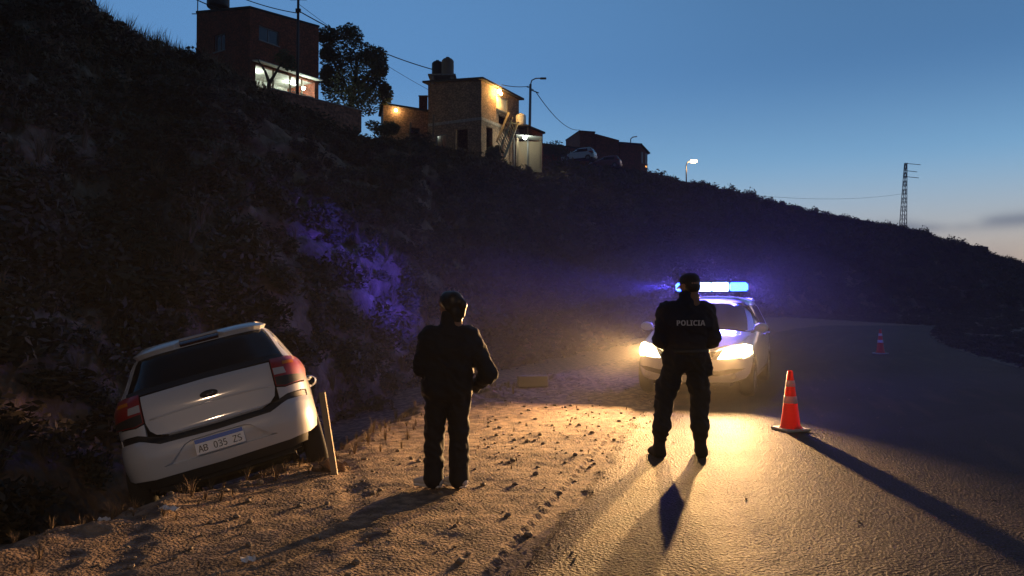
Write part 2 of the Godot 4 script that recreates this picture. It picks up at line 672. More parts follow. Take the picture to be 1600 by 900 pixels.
func road_left(d: float) -> float:
	# left edge of the asphalt
	var x := -1.26 + 0.283 * d
	if d > 14.0:
		x += 0.006 * (d - 14.0) * (d - 14.0)
	return x


func ground(x: float, d: float) -> float:
	var lip: float = table(LIP, d) + 0.16 * nz.get_noise_2d(d * 0.8, 5.0) + 0.10 * nz.get_noise_2d(d * 3.0, 9.0)
	var q := lip - x
	var deep := 0.62 + 0.36 * smoothstep(6.6, 8.6, d) * (1.0 - smoothstep(11.0, 13.0, d))
	deep *= 1.0 - 0.6 * smoothstep(13.0, 18.0, d)
	var y := -deep * smoothstep(-0.05, 1.55, q)
	if q > 1.7:
		y -= 0.06 * minf(q - 1.7, 4.0)
	var off := road_left(d) - x            # > 0 on the shoulder
	var across := x - road_left(d)
	var rough := smoothstep(-0.25, 0.5, off)
	if across > 7.6:
		rough = smoothstep(7.6, 8.2, across)
	y += rough * (0.011 * nz.get_noise_2d(x * 1.1, d * 1.1) + 0.0045 * nz.get_noise_2d(x * 3.1, d * 3.1 + 40.0))
	if d < 16.0 and x > -5.0 and x < 7.0:
		var c := nz.get_noise_2d(x * 6.2 + 7.0, d * 6.2)
		y += rough * (0.0035 * c + 0.005 * absf(nz.get_noise_2d(x * 10.0, d * 10.0 + 90.0)))
	# ruts ploughed by the car on its way into the ditch
	if d > 1.5 and d < 7.4:
		for r in [[-0.35, 2.0, -1.62, 7.3], [-1.75, 2.0, -3.05, 6.9]]:
			var k: float = (d - r[1]) / (r[3] - r[1])
			var e: float = x - lerpf(r[0], r[2], k * k * 0.35 + k * 0.65)
			y += smoothstep(-0.1, 0.15, k) * (-0.012 * exp(-pow(e / 0.085, 2.0)) + 0.006 * exp(-pow((absf(e) - 0.17) / 0.05, 2.0)) * (0.6 + nz.get_noise_2d(x * 7.0, d * 7.0)))
	# spoil heaped along the far lip of the shoulder, and a little crust where the ditch breaks away
	var heap := exp(-pow((x + 0.55) / 0.75, 2.0) - pow((d - 12.0) / 0.85, 2.0)) * 0.16 + exp(-pow((x - 0.9) / 0.8, 2.0) - pow((d - 14.2) / 0.9, 2.0)) * 0.13
	var lump := exp(-pow((q - 0.02) / 0.22, 2.0)) * 0.05
	y += (heap + lump) * (0.65 + 0.9 * nz2.get_noise_2d(x * 2.6, d * 2.6)) * smoothstep(-1.5, 0.3, off)
	if across > -0.1 and across < 7.7:
		y -= 0.02
	return y


func build_road() -> void:
	var us := steps([[0.0, 0.06], [4.2, 0.15], [7.6, 0.2], [7.61, 0.2]])
	var vs := steps([[-12.0, 0.8], [1.5, 0.07], [14.0, 0.2], [24.0, 0.7], [46.0, 1.0], [47.0, 1.0]])
	sheet("road", us, vs, func(u, d):
		var edge := 0.09 * nz.get_noise_2d(d * 1.6, 70.0) + 0.05 * nz.get_noise_2d(d * 5.0, 77.0)
		var x: float = road_left(d) + u + edge * (1.0 - smoothstep(0.0, 1.0, u))
		var y := 0.006 * nz.get_noise_2d(x * 0.9, d * 0.9) + 0.0035 * nz.get_noise_2d(x * 6.0, d * 6.0) + 0.004
		y -= 0.035 * (1.0 - smoothstep(0.0, 0.16, u))
		return Vector3(x, y, -d), M.asphalt, func(u, d):
		# dirt carried on to the seal from the shoulder, in drifts and tyre-wide streaks; bare seal elsewhere
		var drift := 1.0 - smoothstep(0.05, 0.9 + 0.7 * nz.get_noise_2d(d * 0.5, 12.0), u + 0.35 * nz2.get_noise_2d(u * 2.2, d * 1.3))
		var streak := smoothstep(0.12, 0.5, nz2.get_noise_2d(u * 1.7 + 30.0, d * 0.22)) * 0.35
		var patch := smoothstep(0.25, 0.32, nz.get_noise_2d(u * 0.35 + 4.0, d * 0.16 + 8.0)) * 0.25
		var base := Color(0.072, 0.064, 0.060).lerp(Color(0.045, 0.041, 0.040), patch * 2.0)
		return base.lerp(Color(0.27, 0.175, 0.105), clampf(maxf(drift * 0.8, streak * 0.6), 0.0, 1.0)))
	# loose stones on the shoulder: nobody could count them
	var shapes := [stone_mesh(41), stone_mesh(42)]
	var k := 0
	for sm in shapes:
		var mm := MultiMesh.new()
		mm.transform_format = MultiMesh.TRANSFORM_3D
		mm.mesh = sm
		var list := []
		for i in 1700:
			var d := 2.4 + 12.5 * pow(rng.randf(), 0.9)
			var lip: float = table(LIP, d)
			var x := rng.randf_range(lip - 0.9, road_left(d) + 0.35)
			if rng.randf() < 0.08:
				x = rng.randf_range(road_left(d), road_left(d) + 4.0)
			var r := 0.004 + 0.028 * pow(rng.randf(), 8.0)
			if x > road_left(d):
				r = minf(r, 0.012)
			var b := Basis(Vector3(rng.randf(), rng.randf(), rng.randf()).normalized(), rng.randf() * TAU).scaled(Vector3(r, r * rng.randf_range(0.5, 0.9), r))
			list.append(Transform3D(b, Vector3(x, ground(x, d) + r * 0.25 + (0.022 if x > road_left(d) else 0.0), -d)))
		mm.instance_count = list.size()
		for i in list.size():
			mm.set_instance_transform(i, list[i])
		var o := MultiMeshInstance3D.new()
		o.multimesh = mm
		o.material_override = M.stone
		o.name = numbered("loose_stones")
		add_child(o)
		tag(o, "small loose stones scattered over the dirt shoulder", "stones", "", "stuff")
		k += 1


func stone_mesh(sd: int) -> ArrayMesh:
	var r := RandomNumberGenerator.new()
	r.seed = sd
	var st := begin()
	var ring := []
	for i in 4:
		var a := []
		var ph := PI * (i + 0.5) / 4.0 - PI / 2
		for k in 6:
			a.append(Vector3(cos(ph) * cos(TAU * k / 6), sin(ph), cos(ph) * sin(TAU * k / 6)) * r.randf_range(0.75, 1.2))
		ring.append(a)
	for i in 3:
		for k in 6:
			var n := (k + 1) % 6
			quad(st, ring[i][k], ring[i + 1][k], ring[i + 1][n], ring[i][n])
	for k in range(1, 5):
		tri(st, ring[0][0], ring[0][k], ring[0][k + 1])
		tri(st, ring[3][0], ring[3][k + 1], ring[3][k])
	st.generate_normals()
	return st.commit()


# ---------------------------------------------------------------- hatchback body
# half width, rear end and front end of the body at each height; plan outline at a height is a rounded rectangle
const CW := [[0.20, 0.78], [0.35, 0.825], [0.55, 0.845], [0.75, 0.847], [0.95, 0.825], [1.02, 0.800], [1.20, 0.725], [1.40, 0.625], [1.45, 0.575], [1.49, 0.47], [1.515, 0.30], [1.525, 0.02]]
const CR := [[0.20, 1.86], [0.35, 1.93], [0.50, 1.965], [0.60, 1.945], [0.66, 1.90], [0.85, 1.895], [0.98, 1.870], [1.06, 1.815], [1.25, 1.68], [1.40, 1.56], [1.45, 1.48], [1.49, 1.30], [1.515, 1.05], [1.525, 0.75]]
const CF := [[0.20, -1.84], [0.38, -1.95], [0.55, -1.965], [0.68, -1.93], [0.74, -1.86], [0.80, -1.70], [0.88, -1.36], [0.95, -1.04], [1.00, -0.88], [1.20, -0.50], [1.40, -0.12], [1.45, 0.02], [1.49, 0.22], [1.515, 0.45], [1.525, 0.70]]


func htable(p: Array, x: float) -> float:
	var n := p.size()
	if x <= p[0][0]:
		return p[0][1]
	if x >= p[n - 1][0]:
		return p[n - 1][1]
	var i := 0
	while x > p[i + 1][0]:
		i += 1
	var h: float = p[i + 1][0] - p[i][0]
	var d: float = (p[i + 1][1] - p[i][1]) / h
	var m0 := d
	var m1 := d
	if i > 0:
		var e: float = (p[i][1] - p[i - 1][1]) / (p[i][0] - p[i - 1][0])
		m0 = 0.0 if e * d <= 0 else 2.0 * e * d / (e + d)
	if i < n - 2:
		var e: float = (p[i + 2][1] - p[i + 1][1]) / (p[i + 2][0] - p[i + 1][0])
		m1 = 0.0 if e * d <= 0 else 2.0 * e * d / (e + d)
	var t: float = (x - p[i][0]) / h
	return (2 * t * t * t - 3 * t * t + 1) * p[i][1] + (t * t * t - 2 * t * t + t) * h * m0 + (-2 * t * t * t + 3 * t * t) * p[i + 1][1] + (t * t * t - t * t) * h * m1


func car_n(y: float) -> float:
	return lerpf(7.0, 5.5, smoothstep(0.9, 1.2, y))


func car_rear(x: float, y: float) -> Vector3:
	var w := htable(CW, y)
	var r := htable(CR, y)
	var f := htable(CF, y)
	var n := car_n(y)
	return Vector3(x, y, (r + f) / 2 + (r - f) / 2 * pow(maxf(1.0 - pow(minf(absf(x) / w, 0.999), n), 1e-4), 1.0 / n))


func car_front(x: float, y: float) -> Vector3:
	var w := htable(CW, y)
	var r := htable(CR, y)
	var f := htable(CF, y)
	var n := car_n(y) - 2.2
	var crown := 0.03 * (1.0 - (x / w) * (x / w)) * smoothstep(0.78, 0.9, y)
	return Vector3(x, y + crown, (r + f) / 2 - (r - f) / 2 * pow(maxf(1.0 - pow(minf(absf(x) / w, 0.999), n), 1e-4), 1.0 / n))


func car_side(z: float, y: float) -> Vector3:
	var w := htable(CW, y)
	var r := htable(CR, y)
	var f := htable(CF, y)
	var n := car_n(y) - (2.2 if z < 0 else 0.0)
	return Vector3(w * pow(maxf(1.0 - pow(minf(absf(z - (r + f) / 2) / ((r - f) / 2), 0.999), n), 1e-4), 1.0 / n), y, z)


func panel(st: SurfaceTool, f: Callable, poly: PackedVector2Array, cu: PackedFloat32Array, cv: PackedFloat32Array, off: float, thick: float, inside: Vector3) -> void:
	# a polygon of the surface f(u, v), cut along the grid cu x cv, raised by off and given an edge of that thickness
	if Geometry2D.is_polygon_clockwise(poly):
		poly.reverse()
	var lo := poly[0]
	var hi := poly[0]
	for p in poly:
		lo = lo.min(p)
		hi = hi.max(p)
	var put := func(p: Vector2) -> Array:
		var e := 0.004
		var o: Vector3 = f.call(p.x, p.y)
		var a: Vector3 = f.call(p.x + e, p.y) - f.call(p.x - e, p.y)
		var b: Vector3 = f.call(p.x, p.y + e) - f.call(p.x, p.y - e)
		var n := a.cross(b).normalized()
		if n.dot(o - inside) < 0:
			n = -n
		return [o + n * off, n, o + n * (off - thick)]
	for i in cu.size() - 1:
		if cu[i + 1] <= lo.x or cu[i] >= hi.x:
			continue
		for j in cv.size() - 1:
			if cv[j + 1] <= lo.y or cv[j] >= hi.y:
				continue
			var cell := PackedVector2Array([Vector2(cu[i], cv[j]), Vector2(cu[i + 1], cv[j]), Vector2(cu[i + 1], cv[j + 1]), Vector2(cu[i], cv[j + 1])])
			for piece in Geometry2D.intersect_polygons(poly, cell):
				var idx := Geometry2D.triangulate_polygon(piece)
				for k in range(0, idx.size(), 3):
					var t := [put.call(piece[idx[k]]), put.call(piece[idx[k + 1]]), put.call(piece[idx[k + 2]])]
					if (t[2][0] - t[0][0]).cross(t[1][0] - t[0][0]).dot(t[0][1]) < 0:
						t.reverse()
					for q in t:
						st.set_normal(q[1])
						st.add_vertex(q[0])
	for i in poly.size():
		var a := poly[i]
		var b := poly[(i + 1) % poly.size()]
		var n := maxi(1, int(a.distance_to(b) / 0.05))
		for k in n:
			var p = put.call(a.lerp(b, float(k) / n))
			var q = put.call(a.lerp(b, float(k + 1) / n))
			var side: Vector3 = (q[0] - p[0]).cross(p[1]).normalized()
			var vs := [p[0], q[0], q[2], p[0], q[2], p[2]]
			if (vs[2] - vs[0]).cross(vs[1] - vs[0]).dot(side) < 0:
				side = -side
			st.set_normal(side)
			for v in vs:
				st.add_vertex(v)


func both(half: Array) -> PackedVector2Array:
	# a polygon given by its right half, from the bottom centre round to the top centre
	var out := PackedVector2Array()
	for p in half:
		out.append(Vector2(p[0], p[1]))
	for i in range(half.size() - 1, -1, -1):
		if half[i][0] > 1e-4:
			out.append(Vector2(-half[i][0], half[i][1]))
	return out


func poly(a: Array, flip := 1.0) -> PackedVector2Array:
	var out := PackedVector2Array()
	for p in a:
		out.append(Vector2(p[0] * flip, p[1]))
	return out


const CUT_X := [-0.84, -0.825, -0.81, -0.79, -0.765, -0.735, -0.70, -0.65, -0.58, -0.48, -0.36, -0.2, 0.0, 0.2, 0.36, 0.48, 0.58, 0.65, 0.70, 0.735, 0.765, 0.79, 0.81, 0.825, 0.84]


func patch(called: String, parent: Node3D, m: Material, face: String, polys: Array, off := 0.0, thick := 0.025) -> MeshInstance3D:
	var st := SurfaceTool.new()
	st.begin(Mesh.PRIMITIVE_TRIANGLES)
	var inside := Vector3(0, 0.7, 0)
	for p in polys:
		if face == "rear" or face == "front":
			var cv := PackedFloat32Array()
			for i in 70:
				cv.append(0.16 + i * 0.02)
			panel(st, car_rear if face == "rear" else car_front, p, PackedFloat32Array(CUT_X), cv, off, thick, inside)
		else:
			var sgn := -1.0 if face == "left" else 1.0
			var cu := PackedFloat32Array()
			for i in 81:
				cu.append(-2.0 + i * 0.05)
			var cv := PackedFloat32Array()
			for i in 36:
				cv.append(0.16 + i * 0.04)
			panel(st, func(z, y): return car_side(z, y) * Vector3(sgn, 1, 1), p, cu, cv, off, thick, Vector3(0, 0.7, p[0].x * 0.5))
	return mesh_node(called, st.commit(), m, parent)


func slices(st: SurfaceTool, ys: Array, inset: float) -> void:
	var rings := []
	var sides := 64
	for y in ys:
		var w := htable(CW, y) - inset
		var r := htable(CR, y) - inset
		var f := htable(CF, y) + inset
		var n := car_n(y)
		var ring := []
		for k in sides:
			var a := TAU * k / sides
			var fr := n - (2.2 if sin(a) < 0 else 0.0)
			var q := pow(pow(absf(cos(a)) / maxf(w, 0.005), fr) + pow(absf(sin(a)) / ((r - f) / 2), fr), -1.0 / fr)
			ring.append(Vector3(q * cos(a), y, (r + f) / 2 + q * sin(a)))
		rings.append(ring)
	for i in rings.size() - 1:
		for k in sides:
			var n := (k + 1) % sides
			quad(st, rings[i][k], rings[i + 1][k], rings[i + 1][n], rings[i][n])
	for k in range(1, sides - 1):
		tri(st, rings[-1][0], rings[-1][k + 1], rings[-1][k])
		tri(st, rings[0][0], rings[0][k], rings[0][k + 1])


func make_car(root: Node3D, paint: Material, lit: bool, plated := true) -> void:
	# shell under the panels: dark, so that the gaps between panels read as gaps
	var st := begin(false)
	slices(st, [0.66, 0.75, 0.85, 0.95, 1.0, 1.1, 1.2, 1.3, 1.38, 1.42, 1.46], 0.024)
	done(st, "body_shell", M.shell_black, root)
	st = begin()
	box(st, Vector3(0, 0.43, 0.05), Vector3(1.12, 0.48, 3.55))
	box(st, Vector3(0, 0.30, 1.55), Vector3(1.25, 0.16, 0.5))
	tube(st, [Vector3(0.42, 0.27, 1.2), Vector3(0.42, 0.26, 1.86)], [0.028], 8)
	done(st, "underbody", M.shell_black, root)
	# roof
	st = begin(false)
	slices(st, [1.395, 1.41, 1.43, 1.45, 1.47, 1.49, 1.503, 1.514, 1.52, 1.5245], 0.0)
	done(st, "roof", paint, root)
	# ---- rear
	var tg := patch("tailgate", root, paint, "rear", [both([[0, 0.635], [0.38, 0.642], [0.47, 0.665], [0.515, 0.71], [0.535, 0.78], [0.538, 1.015], [0, 1.028]])], 0.004)
	# a shallow pressed crease across the tailgate
	st = begin(false)
	var pts := []
	for i in 15:
		var x := lerpf(-0.50, 0.50, i / 14.0)
		pts.append(car_rear(x, 0.80 + 0.02 * cos(x * 3.0)) + Vector3(0, 0, -0.006))
	tube(st, pts, [0.014], 6)
	done(st, "crease", paint, tg)
	# oval badge
	st = begin(false)
	var bx := Transform3D(Basis(Vector3.RIGHT, PI / 2), car_rear(0, 0.885) + Vector3(0, 0, 0.004)).scaled_local(Vector3(1, 1, 0.42))
	lathe(st, [Vector2(0.074, 0.0), Vector2(0.074, 0.010), Vector2(0.066, 0.015), Vector2(0.0, 0.016)], bx, 32)
	var badge := done(st, "oval_badge", M.black_plastic, tg)
	st = begin(false)
	var stroke := []
	for i in 9:
		var a := lerpf(-2.4, 0.9, i / 8.0)
		stroke.append(car_rear(0, 0.885) + Vector3(cos(a) * 0.036, sin(a) * 0.010, 0.021))
	tube(st, stroke, [0.0035], 6)
	done(st, "badge_script", M.chrome, badge)
	patch("tailgate_trim", root, M.black_plastic, "rear", [both([[0, 1.035], [0.55, 1.03], [0.66, 1.055], [0.655, 1.082], [0, 1.085]])], 0.006)
	patch("rear_window", root, M.car_glass, "rear", [both([[0, 1.088], [0.655, 1.086], [0.645, 1.12], [0.57, 1.34], [0.54, 1.388], [0, 1.398]])], -0.002)
	# roof spoiler with the third brake light in its notch
	var sp := patch("roof_spoiler", root, paint, "rear", [poly([[0.17, 1.425], [0.22, 1.402], [0.53, 1.396], [0.57, 1.415], [0.55, 1.452], [0.17, 1.462]]), poly([[0.17, 1.425], [0.22, 1.402], [0.53, 1.396], [0.57, 1.415], [0.55, 1.452], [0.17, 1.462]], -1.0), poly([[-0.17, 1.448], [0.17, 1.448], [0.17, 1.462], [-0.17, 1.462]])], 0.04, 0.06)
	patch("brake_light", sp, M.dark_lens, "rear", [poly([[-0.168, 1.402], [0.168, 1.402], [0.168, 1.446], [-0.168, 1.446]])], 0.024, 0.04)
	for s in [1.0, -1.0]:
		patch("rear_pillar", root, paint, "rear", [poly([[0.67, 1.06], [0.775, 1.05], [0.72, 1.17], [0.60, 1.40], [0.56, 1.395], [0.59, 1.33]], s)], 0.0)
		var lamp := patch("tail_light", root, M.red_lens, "rear", [poly([[0.546, 0.79], [0.62, 0.772], [0.795, 0.80], [0.82, 0.92], [0.80, 1.015], [0.74, 1.042], [0.546, 1.032]], s)], 0.016, 0.04)
		patch("reversing_lens", lamp, M.clear_lens, "rear", [poly([[0.552, 0.885], [0.65, 0.885], [0.64, 0.94], [0.552, 0.945]], s)], 0.020, 0.012)
		patch("indicator_lens", lamp, M.amber_lens, "rear", [poly([[0.64, 0.962], [0.73, 0.965], [0.725, 0.995], [0.64, 0.99]], s)], 0.020, 0.012)
		patch("dark_lens", lamp, M.black_plastic, "rear", [poly([[0.552, 0.795], [0.62, 0.778], [0.785, 0.806], [0.79, 0.855], [0.552, 0.868]], s)], 0.0185, 0.012)
		patch("lower_quarter", root, paint, "rear", [poly([[0.55, 0.675], [0.62, 0.702], [0.80, 0.718], [0.818, 0.79], [0.62, 0.762], [0.55, 0.778]], s)], 0.002)
	patch("bumper_trim", root, M.black_plastic, "rear", [both([[0, 0.568], [0.44, 0.582], [0.60, 0.645], [0.80, 0.664], [0.812, 0.712], [0.62, 0.696], [0.535, 0.668], [0.48, 0.655], [0.39, 0.634], [0, 0.626]])], -0.008, 0.03)
	var bump_r := [[0, 0.30], [0.55, 0.31], [0.72, 0.335], [0.80, 0.38], [0.818, 0.50], [0.815, 0.658], [0.61, 0.638], [0.45, 0.574], [0, 0.560], [0, 0.541], [0.22, 0.536], [0.27, 0.52], [0.40, 0.405], [0.47, 0.388], [0, 0.385]]
	var rb := patch("rear_bumper", root, paint, "rear", [poly(bump_r), poly(bump_r, -1.0)], 0.012, 0.05)
	patch("plate_recess", rb, paint, "rear", [both([[0, 0.385], [0.47, 0.388], [0.40, 0.405], [0.27, 0.52], [0.22, 0.536], [0, 0.541]])], -0.014, 0.03)
	patch("valance", root, M.black_plastic, "rear", [both([[0, 0.22], [0.55, 0.23], [0.70, 0.26], [0.72, 0.33], [0.55, 0.305], [0, 0.295]])], -0.012, 0.03)
	if plated:
		st = begin()
		cbox(st, car_rear(0, 0.462) + Vector3(0, 0, 0.006), Vector3(0.40, 0.13, 0.008), 0.003)
		var plate := done(st, "number_plate", M.plate_white, root)
		st = begin()
		box(st, car_rear(0, 0.462) + Vector3(0, 0.0455, 0.0115), Vector3(0.390, 0.034, 0.002))
		done(st, "plate_band", M.plate_blue, plate)
		var tm := TextMesh.new()
		tm.text = "AB 035 ZS"
		var font := SystemFont.new()
		font.font_names = PackedStringArray(["Droid Sans Mono", "Droid Sans"])
		font.font_weight = 700
		tm.font = font
		tm.font_size = 48
		tm.pixel_size = 0.00135
		tm.depth = 0.004
		var o := mesh_node("plate_lettering", tm, M.plate_black, plate)
		o.position = car_rear(0, 0.462) + Vector3(0, -0.020, 0.012)
		o.scale = Vector3(1.02, 1.18, 1)
	# ---- sides
	var arch := func(z: float) -> PackedVector2Array:
		var a := PackedVector2Array()
		for i in 25:
			a.append(Vector2(z + cos(TAU * i / 24.0) * 0.335, 0.30 + sin(TAU * i / 24.0) * 0.335))
		return a
	var arches := [arch.call(1.33), arch.call(-1.16)]
	var cut := func(p: Array) -> Array:
		var list := [poly(p)]
		for a in arches:
			var next := []
			for q in list:
				next.append_array(Geometry2D.clip_polygons(q, a))
			list = next
		return list
	for side in ["right", "left"]:
		var s := 1.0 if side == "right" else -1.0
		patch("front_wing", root, paint, side, cut.call([[-1.70, 0.33], [-0.715, 0.30], [-0.715, 0.935], [-0.88, 0.95], [-1.30, 0.875], [-1.66, 0.785]]))
		var fd := patch("front_door", root, paint, side, cut.call([[-0.70, 0.30], [0.225, 0.30], [0.225, 0.985], [-0.70, 0.95]]))
		var rd := patch("rear_door", root, paint, side, cut.call([[0.24, 0.30], [1.02, 0.30], [1.04, 0.70], [1.10, 0.995], [0.24, 0.988]]))
		patch("quarter_panel", root, paint, side, cut.call([[1.035, 0.30], [1.64, 0.36], [1.66, 0.65], [1.65, 0.78], [1.62, 1.03], [1.56, 1.15], [1.38, 1.40], [1.16, 1.40], [1.21, 1.32], [1.28, 1.09], [1.20, 1.02], [1.115, 0.99], [1.055, 0.70]]))
		patch("front_side_window", root, M.car_glass, side, [poly([[-0.60, 0.985], [0.20, 1.005], [0.20, 1.355], [-0.06, 1.35]])], -0.004)
		patch("rear_side_window", root, M.car_glass, side, [poly([[0.27, 1.005], [1.16, 1.03], [1.24, 1.10], [1.16, 1.30], [1.08, 1.35], [0.27, 1.358]])], -0.004)
		patch("door_pillar", root, M.black_plastic, side, [poly([[0.205, 1.0], [0.265, 1.0], [0.265, 1.36], [0.205, 1.36]])], -0.002)
		patch("roof_rail", root, paint, side, [poly([[-0.82, 0.965], [-0.66, 0.965], [-0.07, 1.362], [1.14, 1.37], [1.14, 1.41], [-0.10, 1.41], [-0.16, 1.38]])], 0.0)
		patch("sill", root, M.black_plastic, side, [poly([[-0.80, 0.225], [0.98, 0.225], [0.98, 0.292], [-0.80, 0.292]])], -0.005)
		for h in [[fd, 0.10], [rd, 0.92]]:
			st = begin(false)
			var p := car_side(h[1], 0.885) * Vector3(s, 1, 1)
			tube(st, [p + Vector3(-0.01 * s, 0, -0.085), p + Vector3(0.032 * s, 0, -0.065), p + Vector3(0.036 * s, 0, 0.06), p + Vector3(-0.01 * s, 0, 0.085)], [0.011, 0.014, 0.014, 0.011], 8)
			done(st, "handle", paint, h[0])
		# mirror
		st = begin(false)
		var mp := car_side(-0.62, 0.99) * Vector3(s, 1, 1)
		var ell := Transform3D(Basis.from_scale(Vector3(0.105, 0.075, 0.06)), mp + Vector3(0.14 * s, 0.03, -0.03))
		var prof := []
		for i in 11:
			prof.append(Vector2(sin(PI * i / 10.0), -cos(PI * i / 10.0)))
		lathe(st, prof, ell, 20)
		tube(st, [mp + Vector3(-0.02 * s, -0.02, 0), mp + Vector3(0.08 * s, 0.0, -0.02)], [0.022], 8)
		var mi := done(st, "door_mirror", paint, root)
		st = begin(false)
		lathe(st, [Vector2(0.0, 0.006), Vector2(0.9, 0.004), Vector2(1.0, 0.0)], Transform3D(Basis(Vector3.RIGHT, PI / 2), mp + Vector3(0.14 * s, 0.03, 0.03)) * Transform3D(Basis.from_scale(Vector3(0.085, 1, 0.058)), Vector3.ZERO), 20)
		done(st, "mirror_glass", M.car_glass, mi)
	# ---- wheels
	for z in [1.33, -1.16]:
		for s in [1.0, -1.0]:
			var xf := Transform3D(Basis(Vector3.FORWARD, PI / 2 * s), Vector3(0.735 * s, 0.30, z))
			st = begin(false)
			lathe(st, [Vector2(0.19, -0.095), Vector2(0.27, -0.098), Vector2(0.292, -0.08), Vector2(0.30, -0.05), Vector2(0.301, 0.0), Vector2(0.30, 0.05), Vector2(0.292, 0.08), Vector2(0.27, 0.098), Vector2(0.19, 0.095)], xf, 40)
			var wh := done(st, "wheel", M.rubber, root)
			st = begin()
			lathe(st, [Vector2(0.192, -0.09), Vector2(0.185, -0.02), Vector2(0.185, 0.07), Vector2(0.196, 0.092)], xf, 32)
			lathe(st, [Vector2(0.05, 0.085), Vector2(0.045, 0.092), Vector2(0.0, 0.094)], xf, 16)
			for k in 10:
				var a := TAU * k / 10.0
				bar(st, xf * Vector3(0.03 * cos(a), 0.075, 0.03 * sin(a)), xf * Vector3(0.19 * cos(a + 0.1), 0.082, 0.19 * sin(a + 0.1)), 0.028, 0.02)
			done(st, "rim", M.alloy, wh)
			st = begin()
			lathe(st, [Vector2(0.19, 0.0), Vector2(0.0, 0.0)], xf, 24)
			done(st, "brake_disc", M.dark_metal, wh)
	# ---- front
	patch("bonnet", root, paint, "front", [both([[0, 0.772], [0.40, 0.765], [0.62, 0.792], [0.69, 0.83], [0.735, 0.90], [0.74, 0.945], [0, 0.975]])], 0.003)
	patch("windscreen", root, M.car_glass, "front", [both([[0, 1.0], [0.69, 0.975], [0.665, 1.06], [0.565, 1.32], [0.53, 1.36], [0, 1.375]])], -0.003)
	for s in [1.0, -1.0]:
		patch("front_pillar", root, paint, "front", [poly([[0.70, 0.97], [0.775, 0.965], [0.70, 1.15], [0.59, 1.39], [0.54, 1.37], [0.575, 1.32], [0.672, 1.06]], s)], 0.0)
	patch("nose_panel", root, paint, "front", [both([[0, 0.715], [0.38, 0.712], [0.42, 0.735], [0.60, 0.782], [0.40, 0.758], [0, 0.765]])], 0.004)
	var gr := patch("grille", root, M.black_plastic, "front", [both([[0, 0.575], [0.30, 0.585], [0.37, 0.66], [0.375, 0.707], [0, 0.71]])], -0.012)
	st = begin()
	for k in 4:
		var y := 0.595 + k * 0.03
		for i in 8:
			var x0 := lerpf(-0.31, 0.31, i / 8.0)
			var x1 := lerpf(-0.31, 0.31, (i + 1) / 8.0)
			bar(st, car_front(x0, y) + Vector3(0, 0, 0.006), car_front(x1, y) + Vector3(0, 0, 0.006), 0.012, 0.012)
	done(st, "grille_bars", M.chrome, gr)
	var fb := patch("front_bumper", root, paint, "front", [both([[0, 0.25], [0.58, 0.26], [0.74, 0.31], [0.80, 0.40], [0.815, 0.60], [0.60, 0.60], [0.40, 0.585], [0.31, 0.578], [0, 0.568]])], 0.010, 0.05)
	patch("lower_intake", fb, M.black_plastic, "front", [both([[0, 0.355], [0.40, 0.355], [0.62, 0.40], [0.74, 0.455], [0.60, 0.46], [0.42, 0.425], [0, 0.42]])], 0.013, 0.01)
	patch("front_splitter", fb, M.black_plastic, "front", [both([[0, 0.225], [0.55, 0.235], [0.70, 0.28], [0.72, 0.30], [0.58, 0.256], [0, 0.246]])], 0.004, 0.03)
	for s in [1.0, -1.0]:
		var hl := patch("headlight", root, M.headlight_on if lit else M.clear_lens, "front", [poly([[0.405, 0.60], [0.60, 0.61], [0.77, 0.625], [0.812, 0.66], [0.80, 0.765], [0.72, 0.795], [0.60, 0.77], [0.47, 0.71]], s)], 0.010, 0.04)
		st = begin(false)
		var c := car_front(0.62 * s, 0.68)
		lathe(st, [Vector2(0.068, 0.0), Vector2(0.068, 0.02), Vector2(0.058, 0.026)], Transform3D(Basis(Vector3.RIGHT, -PI / 2), c + Vector3(0, 0, -0.004)), 20)
		done(st, "lamp_ring", M.chrome, hl)
		st = begin(false)
		lathe(st, [Vector2(0.05, 0.0), Vector2(0.046, 0.012), Vector2(0.0, 0.016)], Transform3D(Basis(Vector3.RIGHT, -PI / 2), car_front(0.60 * s, 0.345) + Vector3(0, 0, -0.008)), 16)
		done(st, "fog_light", M.clear_lens, fb)


